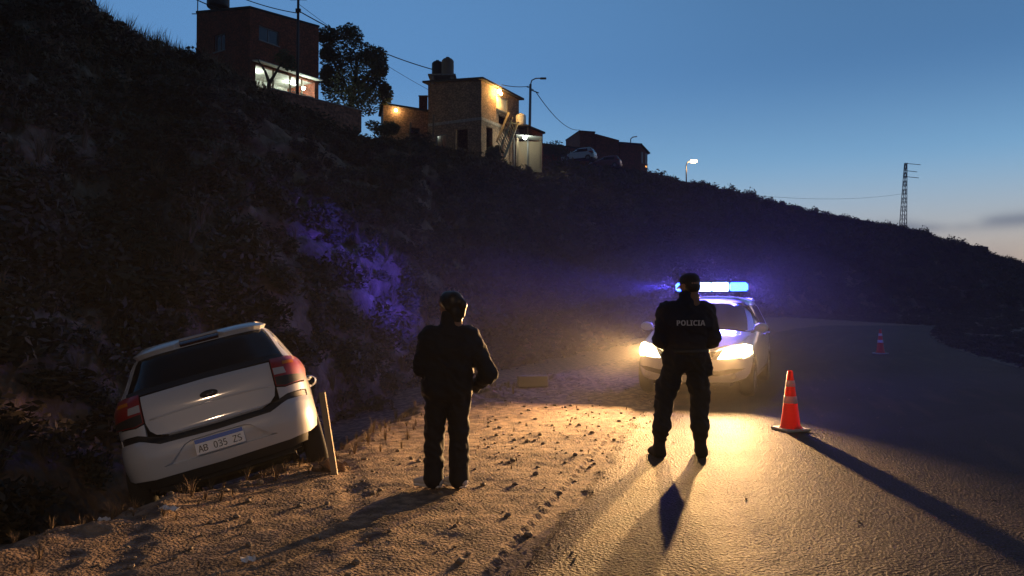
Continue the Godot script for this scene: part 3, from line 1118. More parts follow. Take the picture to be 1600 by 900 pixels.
func build_police_car() -> void:
	var g := glow("headlight_on", Color(1.0, 0.88, 0.66), 30.0)
	g.roughness = 0.3
	var root := thing("police_car", "white police car with blazing headlights and a blue light bar on its roof", "car")
	make_car(root, M.white_paint, true)
	var turn := 180.0 - 23.0
	root.rotation_degrees.y = turn
	# nose at (2.86, 12.2 m ahead)
	root.scale = Vector3(1.08, 1.04, 1.04)
	var nose := Vector3(2.68, 0, -11.8)
	root.position = nose - root.basis * Vector3(0, 0, -1.965)
	root.position.y = 0.002
	# light bar
	var st := begin()
	cbox(st, Vector3(0, 1.59, 0.32), Vector3(1.18, 0.03, 0.32), 0.01)
	for x in [-0.42, 0.42]:
		cbox(st, Vector3(x, 1.545, 0.32), Vector3(0.10, 0.08, 0.2), 0.01)
	for x in [-0.30, 0.30]:
		box(st, Vector3(x, 1.68, 0.32), Vector3(0.02, 0.15, 0.24))
	cbox(st, Vector3(0, 1.767, 0.32), Vector3(1.16, 0.022, 0.30), 0.008)
	var base := done(st, "light_bar", M.black_plastic, root)
	glow("beacon_blue", Color(0.16, 0.30, 1.0), 16.0)
	glow("beacon_white", Color(0.55, 0.72, 1.0), 16.0)
	for k in 4:
		st = begin()
		var x: float = [-0.4365, -0.1455, 0.1455, 0.4365][k]
		var wd := 0.283
		cbox(st, Vector3(x, 1.68, 0.32), Vector3(wd, 0.15, 0.29), 0.035)
		done(st, "beacon_lens", M.beacon_white if k == 1 or k == 2 else M.beacon_blue, base)
	# the light of the lenses, just outside their faces
	for a in [[0.0, 1.68, 0.32 - 0.17, 180.0, 10.0, Vector2(1.08, 0.12)], [0.0, 1.68, 0.32 + 0.17, 0.0, 30.0, Vector2(1.08, 0.12)], [0.61, 1.68, 0.32, 90.0, 8.0, Vector2(0.25, 0.09)], [-0.61, 1.68, 0.32, -90.0, 8.0, Vector2(0.25, 0.09)]]:
		var l := AreaLight3D.new()
		l.name = "beacon_light"
		l.area_size = a[5]
		l.light_color = Color(0.42, 0.36, 1.0)
		l.light_energy = a[4]
		l.area_range = 200.0
		l.shadow_enabled = true
		root.add_child(l, true)
		l.position = Vector3(a[0], a[1], a[2])
		# an area light shines along its own -z
		l.rotation_degrees.y = a[3] + 180.0
	# each headlamp throws a wide flat beam: two overlapping cones
	for s in [1.0, -1.0]:
		for yaw in ([-22.0, -1.0] if s > 0 else [-11.0, 9.0]):
			var c := car_front(0.62 * s, 0.69)
			var l := SpotLight3D.new()
			l.name = "headlight_beam"
			l.light_color = Color(1.0, 0.77, 0.49)
			l.light_energy = 84.0
			l.light_size = 0.04
			l.spot_angle = 28.0
			l.spot_angle_attenuation = 1.0
			l.spot_range = 80.0
			l.spot_attenuation = 2.0
			l.shadow_enabled = true
			root.add_child(l, true)
			l.position = c + Vector3(0, 0, -0.06)
			l.rotation_degrees = Vector3(-1.8, yaw, 0)
	# the side spotlight of the bar, thrown on the bank
	var sp := SpotLight3D.new()
	sp.name = "beacon_side_spot"
	sp.light_color = Color(0.28, 0.24, 1.0)
	sp.light_energy = 150.0
	sp.light_size = 0.04
	sp.spot_angle = 15.0
	sp.spot_angle_attenuation = 0.9
	sp.spot_range = 80.0
	sp.shadow_enabled = true
	root.add_child(sp, true)
	sp.position = Vector3(0.63, 1.68, 0.2)
	sp.look_at(at(565, 440, 18.5), Vector3.UP)


func build_ditch_car() -> void:
	var root := thing("white_hatchback", "white hatchback stuck in the ditch, tilted down to its left, plate AB 035 ZS", "car")
	make_car(root, M.white_paint, false)
	root.basis = Basis(Vector3.UP, deg_to_rad(14.5)) * Basis(Vector3.RIGHT, deg_to_rad(-12.0)) * Basis(Vector3.BACK, deg_to_rad(15.0))
	root.position = at(345, 688, 6.55) - root.basis * Vector3(0, 0.462, 1.972)


func build_haze() -> void:
	# haze added for lamp glow: thin round the police car, thicker towards its lamps
	for i in 4:
		var k := pow(2.3, i)
		var f := FogVolume.new()
		f.name = numbered("lamp_glow_haze")
		f.shape = RenderingServer.FOG_VOLUME_SHAPE_ELLIPSOID
		f.size = Vector3(2.6, 1.25, 2.0) * k
		f.position = Vector3(2.9 + 0.12 * k, 0.95 + 0.05 * k, -12.2 - 0.16 * k)
		var m := FogMaterial.new()
		m.density = 0.022 / pow(k, 0.98)
		m.albedo = Color(0.9, 0.88, 0.86)
		f.material = m
		add_child(f)
		tag(f, "thin haze added around the police car lamps to make them glow", "dust", "", "stuff")


# ---------------------------------------------------------------- houses on the hill
func hexa(st: SurfaceTool, b: Array, t: Array) -> void:
	# b, t: four bottom and four top corners, anticlockwise from above
	for i in 4:
		var n := (i + 1) % 4
		quad(st, b[i], t[i], t[n], b[n])
	quad(st, t[0], t[3], t[2], t[1])
	quad(st, b[0], b[1], b[2], b[3])


func wall(st: SurfaceTool, a: Vector3, b: Vector3, y0: float, ta: float, tb: float, thick: Vector3, holes: Array) -> void:
	# an upright wall from a to b (x, z), y0 up to ta..tb, with rectangular openings [u0, u1, v0, v1]
	var length := a.distance_to(b)
	var us := [0.0, length]
	for h in holes:
		us.append_array([h[0], h[1]])
	us.sort()
	for i in us.size() - 1:
		if us[i + 1] - us[i] < 1e-4:
			continue
		var um: float = (us[i] + us[i + 1]) / 2
		var spans := []
		var y := y0
		var mine := holes.filter(func(h): return h[0] < um and um < h[1])
		mine.sort_custom(func(p, q): return p[2] < q[2])
		for h in mine:
			spans.append([y, y, h[2], h[2]])
			y = h[3]
		spans.append([y, y, lerpf(ta, tb, us[i] / length), lerpf(ta, tb, us[i + 1] / length)])
		for s in spans:
			var p := a.lerp(b, us[i] / length)
			var q := a.lerp(b, us[i + 1] / length)
			var bo := []
			var to := []
			for k in [[p, 0], [q, 1], [q + thick, 1], [p + thick, 0]]:
				bo.append(Vector3(k[0].x, s[k[1]], k[0].z))
				to.append(Vector3(k[0].x, s[2 + k[1]], k[0].z))
			hexa(st, bo, to)


func window(root: Node3D, c: Vector3, along: Vector3, out: Vector3, w: float, h: float, glass: Material, bars := 1) -> void:
	var b := Basis(along, Vector3.UP, out)
	var st := begin()
	var f := 0.06
	box(st, c + Vector3(0, h / 2 - f / 2, 0), Vector3(w, f, 0.08), b)
	box(st, c - Vector3(0, h / 2 - f / 2, 0), Vector3(w, f, 0.08), b)
	for s in [-1, 1]:
		box(st, c + along * s * (w / 2 - f / 2), Vector3(f, h - 2 * f - 0.004, 0.08), b)
	for k in bars:
		box(st, c + along * (w * ((k + 1.0) / (bars + 1.0) - 0.5)), Vector3(0.04, h - 2 * f - 0.004, 0.06), b)
	box(st, c - Vector3(0, h / 2 + 0.04, 0) + out * 0.08, Vector3(w + 0.1, 0.06, 0.2), b)
	var o := done(st, "window", M.frame_paint, root)
	st = begin()
	box(st, c - out * 0.01, Vector3(w - 2 * f, h - 2 * f, 0.012), b)
	done(st, "pane", glass, o)


func house(called: String, label: String, corner: Vector3, angle: float, lr: float, ll: float, y0: float, tc: float, tl: float, tr: float, m: Material, front: Array, left: Array, over := 0.25) -> Node3D:
	# nearest corner at the node's origin; the right-hand face runs along +x, the left-hand face along -z
	var root := thing(called, label, "house", Vector3(corner.x, 0, corner.z))
	root.rotation.y = deg_to_rad(angle)
	var th := 0.22
	var tb := tl + tr - tc
	var st := begin()
	wall(st, Vector3.ZERO, Vector3(lr, 0, 0), y0, tc, tr, Vector3(0, 0, -th), front)
	done(st, "wall", m, root)
	st = begin()
	wall(st, Vector3(0, 0, -th - 0.002), Vector3(0, 0, -ll), y0, tc, tl, Vector3(th, 0, 0), left)
	done(st, "wall", m, root)
	st = begin()
	wall(st, Vector3(lr, 0, -th - 0.002), Vector3(lr, 0, -ll), y0, tr, tb, Vector3(-th, 0, 0), [])
	done(st, "wall", m, root)
	st = begin()
	wall(st, Vector3(th + 0.002, 0, -ll), Vector3(lr - th - 0.002, 0, -ll), y0, tl, tb, Vector3(0, 0, th), [])
	done(st, "wall", m, root)
	st = begin()
	var o := over
	var q := [Vector3(-o, tc + 0.003, o), Vector3(lr + o, tr + 0.003, o), Vector3(lr + o, tb + 0.003, -ll - o), Vector3(-o, tl + 0.003, -ll - o)]
	hexa(st, q, q.map(func(p): return p + Vector3(0, 0.14, 0)))
	done(st, "roof", M.roof_felt, root)
	return root


func lamp_light(parent: Node3D, where: Vector3, c: Color, energy: float, size: float) -> void:
	var l := OmniLight3D.new()
	l.name = "lamp_light"
	l.light_color = c
	l.light_energy = energy
	l.light_size = size
	l.omni_range = 80.0
	l.omni_attenuation = 2.0
	l.shadow_enabled = true
	parent.add_child(l, true)
	l.position = where


func bulb(parent: Node3D, where: Vector3, r: float, m: Material, called := "bulb") -> MeshInstance3D:
	var st := begin(false)
	var prof := []
	for i in 9:
		prof.append(Vector2(sin(PI * i / 8.0) * r, -cos(PI * i / 8.0) * r))
	lathe(st, prof, Transform3D(Basis.IDENTITY, where), 14)
	return done(st, called, m, parent)


func tank(called: String, label: String, where: Vector3, r: float, h: float, m: Material, group := "") -> Node3D:
	var root := thing(called, label, "water tank", where, group)
	var st := begin(false)
	lathe(st, [Vector2(0, 0), Vector2(r * 0.94, 0), Vector2(r, h * 0.06), Vector2(r, h * 0.3), Vector2(r * 0.97, h * 0.33), Vector2(r, h * 0.36), Vector2(r, h * 0.6), Vector2(r * 0.97, h * 0.63), Vector2(r, h * 0.66), Vector2(r * 0.98, h * 0.80), Vector2(r * 0.72, h * 0.90), Vector2(r * 0.32, h * 0.93), Vector2(0, h * 0.93)], Transform3D.IDENTITY, 24)
	done(st, "body", m, root)
	st = begin(false)
	lathe(st, [Vector2(r * 0.34, h * 0.925), Vector2(r * 0.34, h * 0.98), Vector2(r * 0.28, h), Vector2(0, h)], Transform3D.IDENTITY, 18)
	done(st, "lid", m, root)
	return root


func build_houses() -> void:
	glow("lamp_warm", Color(1.0, 0.80, 0.45), 30.0)
	glow("lamp_cool", Color(0.92, 1.0, 0.92), 24.0)
	glow("tube_cool", Color(0.92, 1.0, 0.94), 14.0)
	glow("window_lit", Color(1.0, 0.62, 0.22), 1.6)
	var st: SurfaceTool
	# ---- brick house with a lit open porch under its upper storey
	var c := at(388, 8, 48.0)
	var h := house("brick_house", "tall dark red brick house with a white-lit porch and a tank on its roof", c, 57.0, 5.7, 5.4, 10.5, 19.75, 20.55, 20.25, M.brick, [[0.45, 5.35, 14.75, 16.35], [0.7, 2.3, 18.0, 18.95]], [[2.2, 3.3, 17.6, 18.7]], 0.04)
	window(h, Vector3(1.5, 18.475, -0.12), Vector3.RIGHT, Vector3.BACK, 1.6, 0.95, M.window_glass)
	window(h, Vector3(0.12, 18.15, -2.97), Vector3.BACK, Vector3.LEFT, 1.1, 1.1, M.window_glass)
	st = begin()
	box(st, Vector3(2.85, 14.64, -1.6), Vector3(5.2, 0.12, 2.7))
	done(st, "porch_floor", M.concrete, h)
	st = begin()
	box(st, Vector3(2.85, 16.46, -1.6), Vector3(5.2, 0.12, 2.7))
	done(st, "porch_ceiling", M.plaster, h)
	st = begin()
	box(st, Vector3(2.85, 15.55, -2.9), Vector3(5.2, 1.70, 0.1))
	done(st, "porch_back_wall", M.plaster, h)
	st = begin()
	hexa(st, [Vector3(0.2, 16.43, 0.65), Vector3(5.5, 16.43, 0.65), Vector3(5.5, 16.5, 0.004), Vector3(0.2, 16.5, 0.004)], [Vector3(0.2, 16.49, 0.65), Vector3(5.5, 16.49, 0.65), Vector3(5.5, 16.58, 0.004), Vector3(0.2, 16.58, 0.004)])
	done(st, "awning", M.plaster, h)
	for x in [1.9, 3.3, 4.3]:
		st = begin()
		box(st, Vector3(x, 15.55, -0.11), Vector3(0.09, 1.59, 0.09))
		done(st, "porch_post", M.old_wood, h)
	for y in [15.05, 15.32]:
		st = begin()
		box(st, Vector3(4.3, y, 0.01), Vector3(1.9, 0.05, 0.05))
		done(st, "railing", M.frame_paint, h)
	st = begin(false)
	tube(st, [Vector3(3.9, 16.28, -1.3), Vector3(4.9, 16.28, -1.3)], [0.03], 8)
	done(st, "lamp_tube", M.tube_cool, h)
	bulb(h, Vector3(4.35, 15.75, 0.02), 0.12, M.lamp_cool, "porch_lamp")
	lamp_light(h, Vector3(4.35, 15.75, 0.02), Color(0.92, 1.0, 0.93), 2.0, 0.1)
	for x in [1.4, 4.4]:
		lamp_light(h, Vector3(x, 16.15, -1.3), Color(0.92, 1.0, 0.93), 2.4, 0.06)
	st = begin()
	for k in 7:
		box(st, Vector3(0.02 + k * 0.94, 19.2, 0.02), Vector3(0.02, 0.02, 0.02))
	tank("roof_tank", "black water tank on the roof of the tall brick house", at(338, 12, 51.0) + Vector3(0, 0.1, 0), 0.72, 1.15, M.tank_black)
	# ---- low block wall along the slope edge
	wall_thing("block_wall", "long low block wall stepping down below the lit porch", at(425, 138, 45.2), at(564, 172, 49.5), 1.6, M.block)
	wall_thing("brick_stub", "small square brick pillar on the ridge left of the tall house", at(279, 84, 43.0), at(303, 84, 43.0), 1.4, M.brick)
	# ---- annex and its lamp
	c = at(640, 157, 58.0)
	h = house("low_annex", "low brick annex with a warm wall lamp beside the leafy tree", at(598, 157, 57.0), 12.0, 3.4, 4.0, 10.5, 16.0, 16.1, 15.6, M.brick_tan, [[1.9, 2.7, 12.2, 14.4]], [], 0.2)
	bulb(h, Vector3(0.92, 15.6, 0.16), 0.12, M.lamp_warm, "wall_lamp")
	st = begin()
	bar(st, Vector3(0.92, 15.95, 0.02), Vector3(0.92, 15.72, 0.16), 0.03, 0.03)
	done(st, "lamp_bracket", M.dark_metal, h)
	lamp_light(h, Vector3(0.92, 15.6, 0.16), Color(1.0, 0.80, 0.55), 1.5, 0.1)
	wall_thing("brick_chimney", "square brick chimney block standing between annex and two-storey house", at(654, 149, 58.5), at(667, 149, 58.5), 2.4, M.brick)
	# ---- two-storey house with stair, tanks and lamps
	c = at(752, 120, 54.0)
	h = house("two_storey_house", "two-storey brick house with bright wall lamp and outside stair", c, 62.0, 5.7, 4.5, 9.5, 16.95, 17.35, 16.9, M.brick_tan, [[2.15, 3.9, 15.45, 16.45], [2.5, 3.8, 14.45, 15.1], [0.7, 1.6, 12.0, 13.9]], [[0.9, 1.9, 12.0, 13.7], [2.7, 3.6, 12.3, 13.5]], 0.3)
	window(h, Vector3(3.025, 15.95, -0.06), Vector3.RIGHT, Vector3.BACK, 1.75, 1.0, M.plaster, 0)
	window(h, Vector3(0.1, 12.9, -3.37), Vector3.BACK, Vector3.LEFT, 0.9, 1.2, M.window_glass)
	st = begin()
	box(st, Vector3(2.85, 14.28, 0.012), Vector3(5.74, 0.2, 0.05))
	box(st, Vector3(-0.012, 14.28, -2.25), Vector3(0.05, 0.2, 4.45))
	done(st, "floor_beam", M.concrete, h)
	st = begin()
	bar(st, Vector3(2.0, 16.9, 0.02), Vector3(2.0, 16.75, 0.30), 0.04, 0.04)
	done(st, "lamp_bracket", M.dark_metal, h)
	bulb(h, Vector3(2.0, 16.62, 0.32), 0.16, M.lamp_warm, "wall_lamp")
	bulb(h, Vector3(2.35, 16.52, 0.28), 0.11, M.lamp_warm, "wall_lamp")
	lamp_light(h, Vector3(2.0, 16.62, 0.32), Color(1.0, 0.76, 0.42), 15.0, 0.14)
	st = begin()
	box(st, Vector3(2.0, 17.45, -3.2), Vector3(2.4, 0.1, 1.5))
	for x in [1.0, 3.0]:
		box(st, Vector3(x, 17.28, -3.2), Vector3(0.14, 0.34, 1.2))
	done(st, "tank_slab", M.concrete, h)
	var base := h.to_global(Vector3(1.45, 17.5, -3.2)) if h.is_inside_tree() else h.transform * Vector3(1.45, 17.5, -3.2)
	tank("roof_tank", "black water tank beside the tan one on the two-storey house", at(683, 121, 56.5) + Vector3(0, 0.18, 0), 0.42, 1.15, M.tank_black)
	tank("roof_tank", "taller tan water tank on the roof of the two-storey house", at(699, 121, 56.0) + Vector3(0, 0.15, 0), 0.45, 1.40, M.tank_tan)
	st = begin()
	box(st, at(691, 119, 56.25), Vector3(2.0, 0.10, 1.4))
	for x in [-0.7, 0.7]:
		box(st, at(691, 119, 56.25) + Vector3(x, -0.35, 0), Vector3(0.16, 0.6, 1.0))
	tag(done(st, "tank_stand", M.concrete), "flat slab carrying two water tanks above the two-storey house", "tank stand")
	# stair
	var s := thing("outside_stair", "steep yellow wooden stair with railings leaning on the two-storey house", "stair")
	var la := at(776, 221, 52.6)
	var lb := at(795, 175, 55.2)
	var ra := at(788, 245, 52.6)
	var rb := at(809, 191, 55.2)
	st = begin()
	bar(st, la, lb, 0.15, 0.08)
	done(st, "stringer", M.yellow_wood, s)
	st = begin()
	bar(st, ra, rb, 0.16, 0.08)
	done(st, "stringer", M.yellow_wood, s)
	var lm := la.lerp(lb, 0.0) + (ra - la) * 0.45
	var rm := (lb + (rb - lb) * 0.45)
	st = begin()
	bar(st, lm, rm, 0.09, 0.05)
	done(st, "stringer", M.yellow_wood, s)
	for i in 10:
		var k := (i + 0.4) / 10.5
		st = begin()
		bar(st, la.lerp(lb, k) + (ra - la) * 0.06, la.lerp(lb, k) + (ra - la) * 0.94, 0.07, 0.05)
		done(st, "tread", M.yellow_wood, s)
	st = begin()
	bar(st, lb + Vector3(-0.25, -0.75, 0.2), rb + Vector3(0.1, 0, 0), 0.08, 0.06)
	done(st, "landing_rail", M.yellow_wood, s)
	tank("white_tank", "white water tank on a stand behind the outside stair", at(814, 196, 57.5), 0.38, 0.95, M.tank_white)
	st = begin()
	var sb := at(814, 196, 57.5)
	box(st, sb + Vector3(0, -0.06, 0), Vector3(1.3, 0.10, 1.0))
	for x in [-0.5, 0.5]:
		for z in [-0.4, 0.4]:
			box(st, sb + Vector3(x, -1.6, z), Vector3(0.09, 2.98, 0.09))
	tag(done(st, "tank_stand", M.dark_metal), "tall four-legged stand under the white water tank", "tank stand")
	# shelter with the cool lamp
	var sh := thing("lit_shelter", "small shelter with a glaring white lamp under its sheet roof", "shelter")
	var p := at(826, 214, 56.5)
	st = begin()
	hexa(st, [p + Vector3(-0.9, 0.05, 0.7), p + Vector3(1.0, -0.12, 0.7), p + Vector3(1.0, -0.12, -0.7), p + Vector3(-0.9, 0.05, -0.7)], [p + Vector3(-0.9, 0.09, 0.7), p + Vector3(1.0, -0.08, 0.7), p + Vector3(1.0, -0.08, -0.7), p + Vector3(-0.9, 0.09, -0.7)])
	done(st, "sheet_roof", M.galvanised, sh)
	for x in [-0.8, 0.85]:
		st = begin()
		box(st, p + Vector3(x, -1.25, 0.5), Vector3(0.12, 2.2, 0.12))
		done(st, "post", M.old_wood, sh)
	st = begin()
	box(st, p + Vector3(0.05, -1.3, -0.75), Vector3(1.9, 2.3, 0.08))
	done(st, "back_wall", M.old_wood, sh)
	st = begin()
	bar(st, p + Vector3(-0.28, -0.02, 0.4), p + Vector3(-0.28, -0.06, 0.86), 0.04, 0.04)
	done(st, "lamp_bracket", M.dark_metal, sh)
	bulb(sh, p + Vector3(-0.28, -0.20, 0.85), 0.14, M.lamp_cool, "lamp")
	lamp_light(sh, p + Vector3(-0.28, -0.20, 0.85), Color(0.96, 1.0, 0.90), 4.0, 0.12)
	house("flat_roofed_hut", "small dark flat-roofed hut right behind the lit shelter", at(818, 195, 61.0), 30.0, 1.8, 3.0, 10.5, 15.4, 15.5, 14.9, M.brick, [], [], 0.15)
	# ---- low house and far brick house
	house("long_low_house", "long low dark house behind the parked cars", at(840, 217, 88.0), 8.0, 5.6, 6.0, 13.0, 19.4, 19.5, 18.9, M.brick, [[1.0, 1.8, 16.0, 17.2]], [], 0.15)
	h = house("far_brick_house", "far dark brick house with stepped flat roofs and one lit window", at(906, 204, 104.0), 14.0, 2.2, 6.0, 14.5, 24.35, 24.3, 24.3, M.brick, [], [], 0.05)
	st = begin()
	wall(st, Vector3(2.2, 0, 0.25), Vector3(5.6, 0, 0.25), 14.5, 24.1, 23.4, Vector3(0, 0, -5.5), [])
	done(st, "wing_wall", M.brick, h)
	st = begin()
	wall(st, Vector3(5.61, 0, 0.5), Vector3(8.6, 0, 0.5), 14.5, 22.9, 22.8, Vector3(0, 0, -5.5), [])
	done(st, "wing_wall", M.brick, h)
	st = begin()
	wall(st, Vector3(8.61, 0, 0.4), Vector3(10.3, 0, -1.0), 14.5, 22.8, 22.1, Vector3(-0.3, 0, -3.5), [])
	done(st, "wing_wall", M.brick, h)
	st = begin()
	hexa(st, [Vector3(5.4, 22.9, 0.9), Vector3(8.7, 22.82, 0.9), Vector3(8.7, 22.82, -5.2), Vector3(5.4, 22.9, -5.2)], [Vector3(5.4, 23.05, 0.9), Vector3(8.7, 22.97, 0.9), Vector3(8.7, 22.97, -5.2), Vector3(5.4, 23.05, -5.2)])
	hexa(st, [Vector3(8.72, 22.83, 0.7), Vector3(10.7, 22.0, -0.9), Vector3(10.3, 22.0, -5.2), Vector3(8.72, 22.83, -5.2)], [Vector3(8.72, 22.98, 0.7), Vector3(10.7, 22.12, -0.9), Vector3(10.3, 22.12, -5.2), Vector3(8.72, 22.98, -5.2)])
	done(st, "wing_roof", M.roof_felt, h)
	var al := Vector3(1.69, 0, -1.4).normalized()
	var ou := Vector3(1.4, 0, 1.69).normalized()
	window(h, Vector3(8.95, 21.2, 0.12) + ou * 0.06, al, ou, 0.45, 1.5, M.plaster, 0)
	window(h, Vector3(9.85, 21.2, -0.63) + ou * 0.06, al, ou, 0.5, 1.5, M.plaster, 0)
	window(h, Vector3(9.85, 20.1, -0.63) + ou * 0.06, al, ou, 0.7, 0.35, M.window_lit, 0)
	# ---- ruin far along the ridge
	wall_thing("far_hut", "tiny square hut far along the ridge beyond the pylon", at(1528, 384, 158.0), at(1545, 386, 158.0), 2.6, M.brick, 2.0)
	# ---- parked cars on the hill street
	var pc := thing("parked_car", "white car parked on the hilltop street by the long low house", "car", at(905, 253, 86.0), "cars parked on the hill")
	make_car(pc, M.white_paint, false, false)
	pc.rotation_degrees.y = 65.0
	var pr := thing("parked_car", "dark red car parked on the hilltop below the far brick house", "car", at(946, 264, 92.0), "cars parked on the hill")
	make_car(pr, M.dark_red_paint, false, false)
	pr.rotation_degrees.y = 70.0


func wall_thing(called: String, label: String, a: Vector3, b: Vector3, h: float, m: Material, thick := 0.25) -> void:
	# a free-standing wall whose top runs from a to b
	var root := thing(called, label, "wall", a)
	var d := b - a
	root.rotation.y = atan2(-d.z, d.x)
	var l := Vector2(d.x, d.z).length()
	var st := begin()
	wall(st, Vector3.ZERO, Vector3(l, 0, 0), -h, 0.0, d.y, Vector3(0, 0, -thick), [])
	done(st, "wall_body", m, root)
	st = begin()
	hexa(st, [Vector3(-0.04, 0.003, 0.04), Vector3(l + 0.04, d.y + 0.003, 0.04), Vector3(l + 0.04, d.y + 0.003, -thick - 0.04), Vector3(-0.04, 0.003, -thick - 0.04)], [Vector3(-0.04, 0.06, 0.04), Vector3(l + 0.04, d.y + 0.06, 0.04), Vector3(l + 0.04, d.y + 0.06, -thick - 0.04), Vector3(-0.04, 0.06, -thick - 0.04)])
	done(st, "coping", M.concrete, root)


# ---------------------------------------------------------------- poles, lamps, wires
func pole(called: String, label: String, category: String, base: Vector3, top: Vector3, r: float, m: Material, group := "") -> Node3D:
	var root := thing(called, label, category, base, group)
	var st := begin(false)
	tube(st, [Vector3.ZERO, top - base], [r, r * 0.75], 10)
	done(st, "post", m, root)
	return root


func wire(a: Vector3, b: Vector3, sag: float, r: float, label: String) -> void:
	var st := begin(false)
	var pts := []
	for i in 17:
		var k := i / 16.0
		pts.append(a.lerp(b, k) - Vector3(0, sag * 4.0 * k * (1.0 - k), 0))
	tube(st, pts, [r], 5)
	tag(done(st, "overhead_wire", M.cable), label, "wire", "overhead wires")


func build_poles() -> void:
	var st: SurfaceTool
	# utility pole in front of the tall house
	var b := at(463, 150, 46.5)
	var o := pole("utility_pole", "slender dark utility pole in front of the tall brick house", "pole", b, at(464, -14, 46.5), 0.10, M.dark_metal)
	st = begin()
	box(st, at(464, -4, 46.5) - b, Vector3(1.0, 0.08, 0.08))
	box(st, at(464, 14, 46.5) - b, Vector3(0.30, 0.22, 0.16))
	done(st, "crossarm", M.dark_metal, o)
	# pole with a mast by the house's left edge
	o = pole("roof_mast", "thin mast rising beside the left edge of the tall house", "pole", at(305, 95, 51.0), at(306, -12, 51.0), 0.045, M.galvanised)
	st = begin()
	box(st, at(304, 19, 51.0) - at(305, 95, 51.0), Vector3(0.6, 0.05, 0.05))
	done(st, "crossarm", M.galvanised, o)
	# tall street lamp pole by the two-storey house, its lamp off
	b = at(827, 246, 62.0)
	o = pole("added_lamp", "pale street lamp pole with unlit arm right of the two-storey house", "street lamp", b, at(829, 130, 62.0), 0.13, M.galvanised, "street lamps on the hill")
	st = begin(false)
	tube(st, [at(829, 131, 62.0) - b, at(831, 124, 62.0) - b, at(837, 121, 62.0) - b, at(847, 120.5, 62.0) - b], [0.05], 6)
	done(st, "arm", M.galvanised, o)
	st = begin()
	cbox(st, at(849, 121, 62.0) - b, Vector3(0.5, 0.13, 0.22), 0.03)
	done(st, "lamp_head", M.dark_metal, o)
	st = begin()
	bar(st, at(827, 138, 62.0) - b, at(842, 144, 62.0) - b, 0.07, 0.07)
	bar(st, at(823, 134, 62.0) - b, at(834, 139, 62.0) - b, 0.05, 0.05)
	done(st, "crossarm", M.dark_metal, o)
	# smaller one behind the far house
	b = at(986, 232, 122.0)
	o = pole("added_lamp", "distant unlit street lamp above the far brick house roof", "street lamp", b, at(986, 216, 122.0), 0.10, M.galvanised, "street lamps on the hill")
	st = begin(false)
	tube(st, [at(986, 216.5, 122.0) - b, at(989, 213.5, 122.0) - b, at(996, 212.5, 122.0) - b], [0.08], 6)
	done(st, "arm", M.galvanised, o)
	# the lit one on the ridge
	b = at(1073, 292, 118.0)
	o = pole("added_lamp", "street lamp glowing warm white on the bare ridge", "street lamp", b, at(1073, 257, 118.0), 0.11, M.galvanised, "street lamps on the hill")
	st = begin(false)
	tube(st, [at(1073, 258, 118.0) - b, at(1075, 253, 118.0) - b, at(1080, 250.5, 118.0) - b], [0.07], 6)
	done(st, "arm", M.galvanised, o)
	glow("street_warm", Color(1.0, 0.78, 0.50), 22.0)
	st = begin()
	cbox(st, at(1084.5, 251.5, 118.0) - b, Vector3(1.0, 0.42, 0.45), 0.1)
	done(st, "lamp_head", M.street_warm, o)
	lamp_light(o, at(1084.5, 257, 118.0) - b, Color(1.0, 0.74, 0.45), 10.0, 0.2)
	# lattice pylon beyond the ridge
	var base := at(1411, 372, 240.0)
	o = thing("pylon", "tall thin lattice pylon standing beyond the scrubby ridge", "pylon", base)
	var top := at(1417, 254, 240.0) - base
	for k in 4:
		var sx := -1.0 if k & 1 else 1.0
		var sz := -1.0 if k & 2 else 1.0
		st = begin()
		bar(st, Vector3(sx * 0.85, 0, sz * 0.85), top + Vector3(sx * 0.28, 0, sz * 0.28), 0.15, 0.15)
		done(st, "leg", M.dark_metal, o)
	st = begin()
	for i in 9:
		var k0 := i / 9.0
		var k1 := (i + 1) / 9.0
		var w0 := lerpf(0.85, 0.28, k0)
		var w1 := lerpf(0.85, 0.28, k1)
		for f in [[Vector3(1, 0, 1), Vector3(-1, 0, 1)], [Vector3(1, 0, -1), Vector3(-1, 0, -1)], [Vector3(1, 0, 1), Vector3(1, 0, -1)], [Vector3(-1, 0, 1), Vector3(-1, 0, -1)]]:
			bar(st, top * k0 + f[0] * w0, top * k1 + f[1] * w1, 0.06, 0.06)
			bar(st, top * k0 + f[1] * w0, top * k1 + f[0] * w1, 0.06, 0.06)
	done(st, "bracing", M.dark_metal, o)
	for a in [[0.995, 4.6], [0.90, 3.6], [0.82, 4.2]]:
		st = begin()
		bar(st, top * a[0] + Vector3(-0.4, 0, 0), top * a[0] + Vector3(a[1], -0.45, 0), 0.15, 0.15)
		done(st, "arm", M.dark_metal, o)
	# fence posts along the left ridge
	for f in [[192, 50, 80, 38.0, "thick weathered wooden post in dry grass on the left ridge"], [262, 84, 100, 42.0, "thin short wooden post near the small brick pillar on the ridge"]]:
		var fb := at(f[0], f[2] + 8, f[3])
		pole("fence_post", f[4], "fence post", fb, at(f[0] + 0.5, f[1], f[3]), 0.11 if f[0] == 192 else 0.06, M.old_wood, "fence posts on the left ridge")
	for f in [[676, 178, 215, 52.8, "taller dark yard post in front of the two-storey house"], [640, 190, 222, 52.8, "short dark yard post in front of the annex"]]:
		pole("yard_post", f[4], "fence post", at(f[0], f[2], f[3]), at(f[0] + 1, f[1], f[3]), 0.07, M.old_wood, "yard fence posts")
	# wires
	wire(at(290, -10, 47.0), at(352, 16, 50.0), 0.05, 0.035, "overhead wire dropping to the roof of the tall brick house")
	wire(at(375, -6, 46.0), at(464, 18, 46.5), 0.1, 0.028, "short wire reaching the utility pole from above the tall house")
	wire(at(464, 14, 46.5), at(680, 108, 56.5), 0.35, 0.035, "overhead wire from the utility pole past the leafy tree to the tanks")
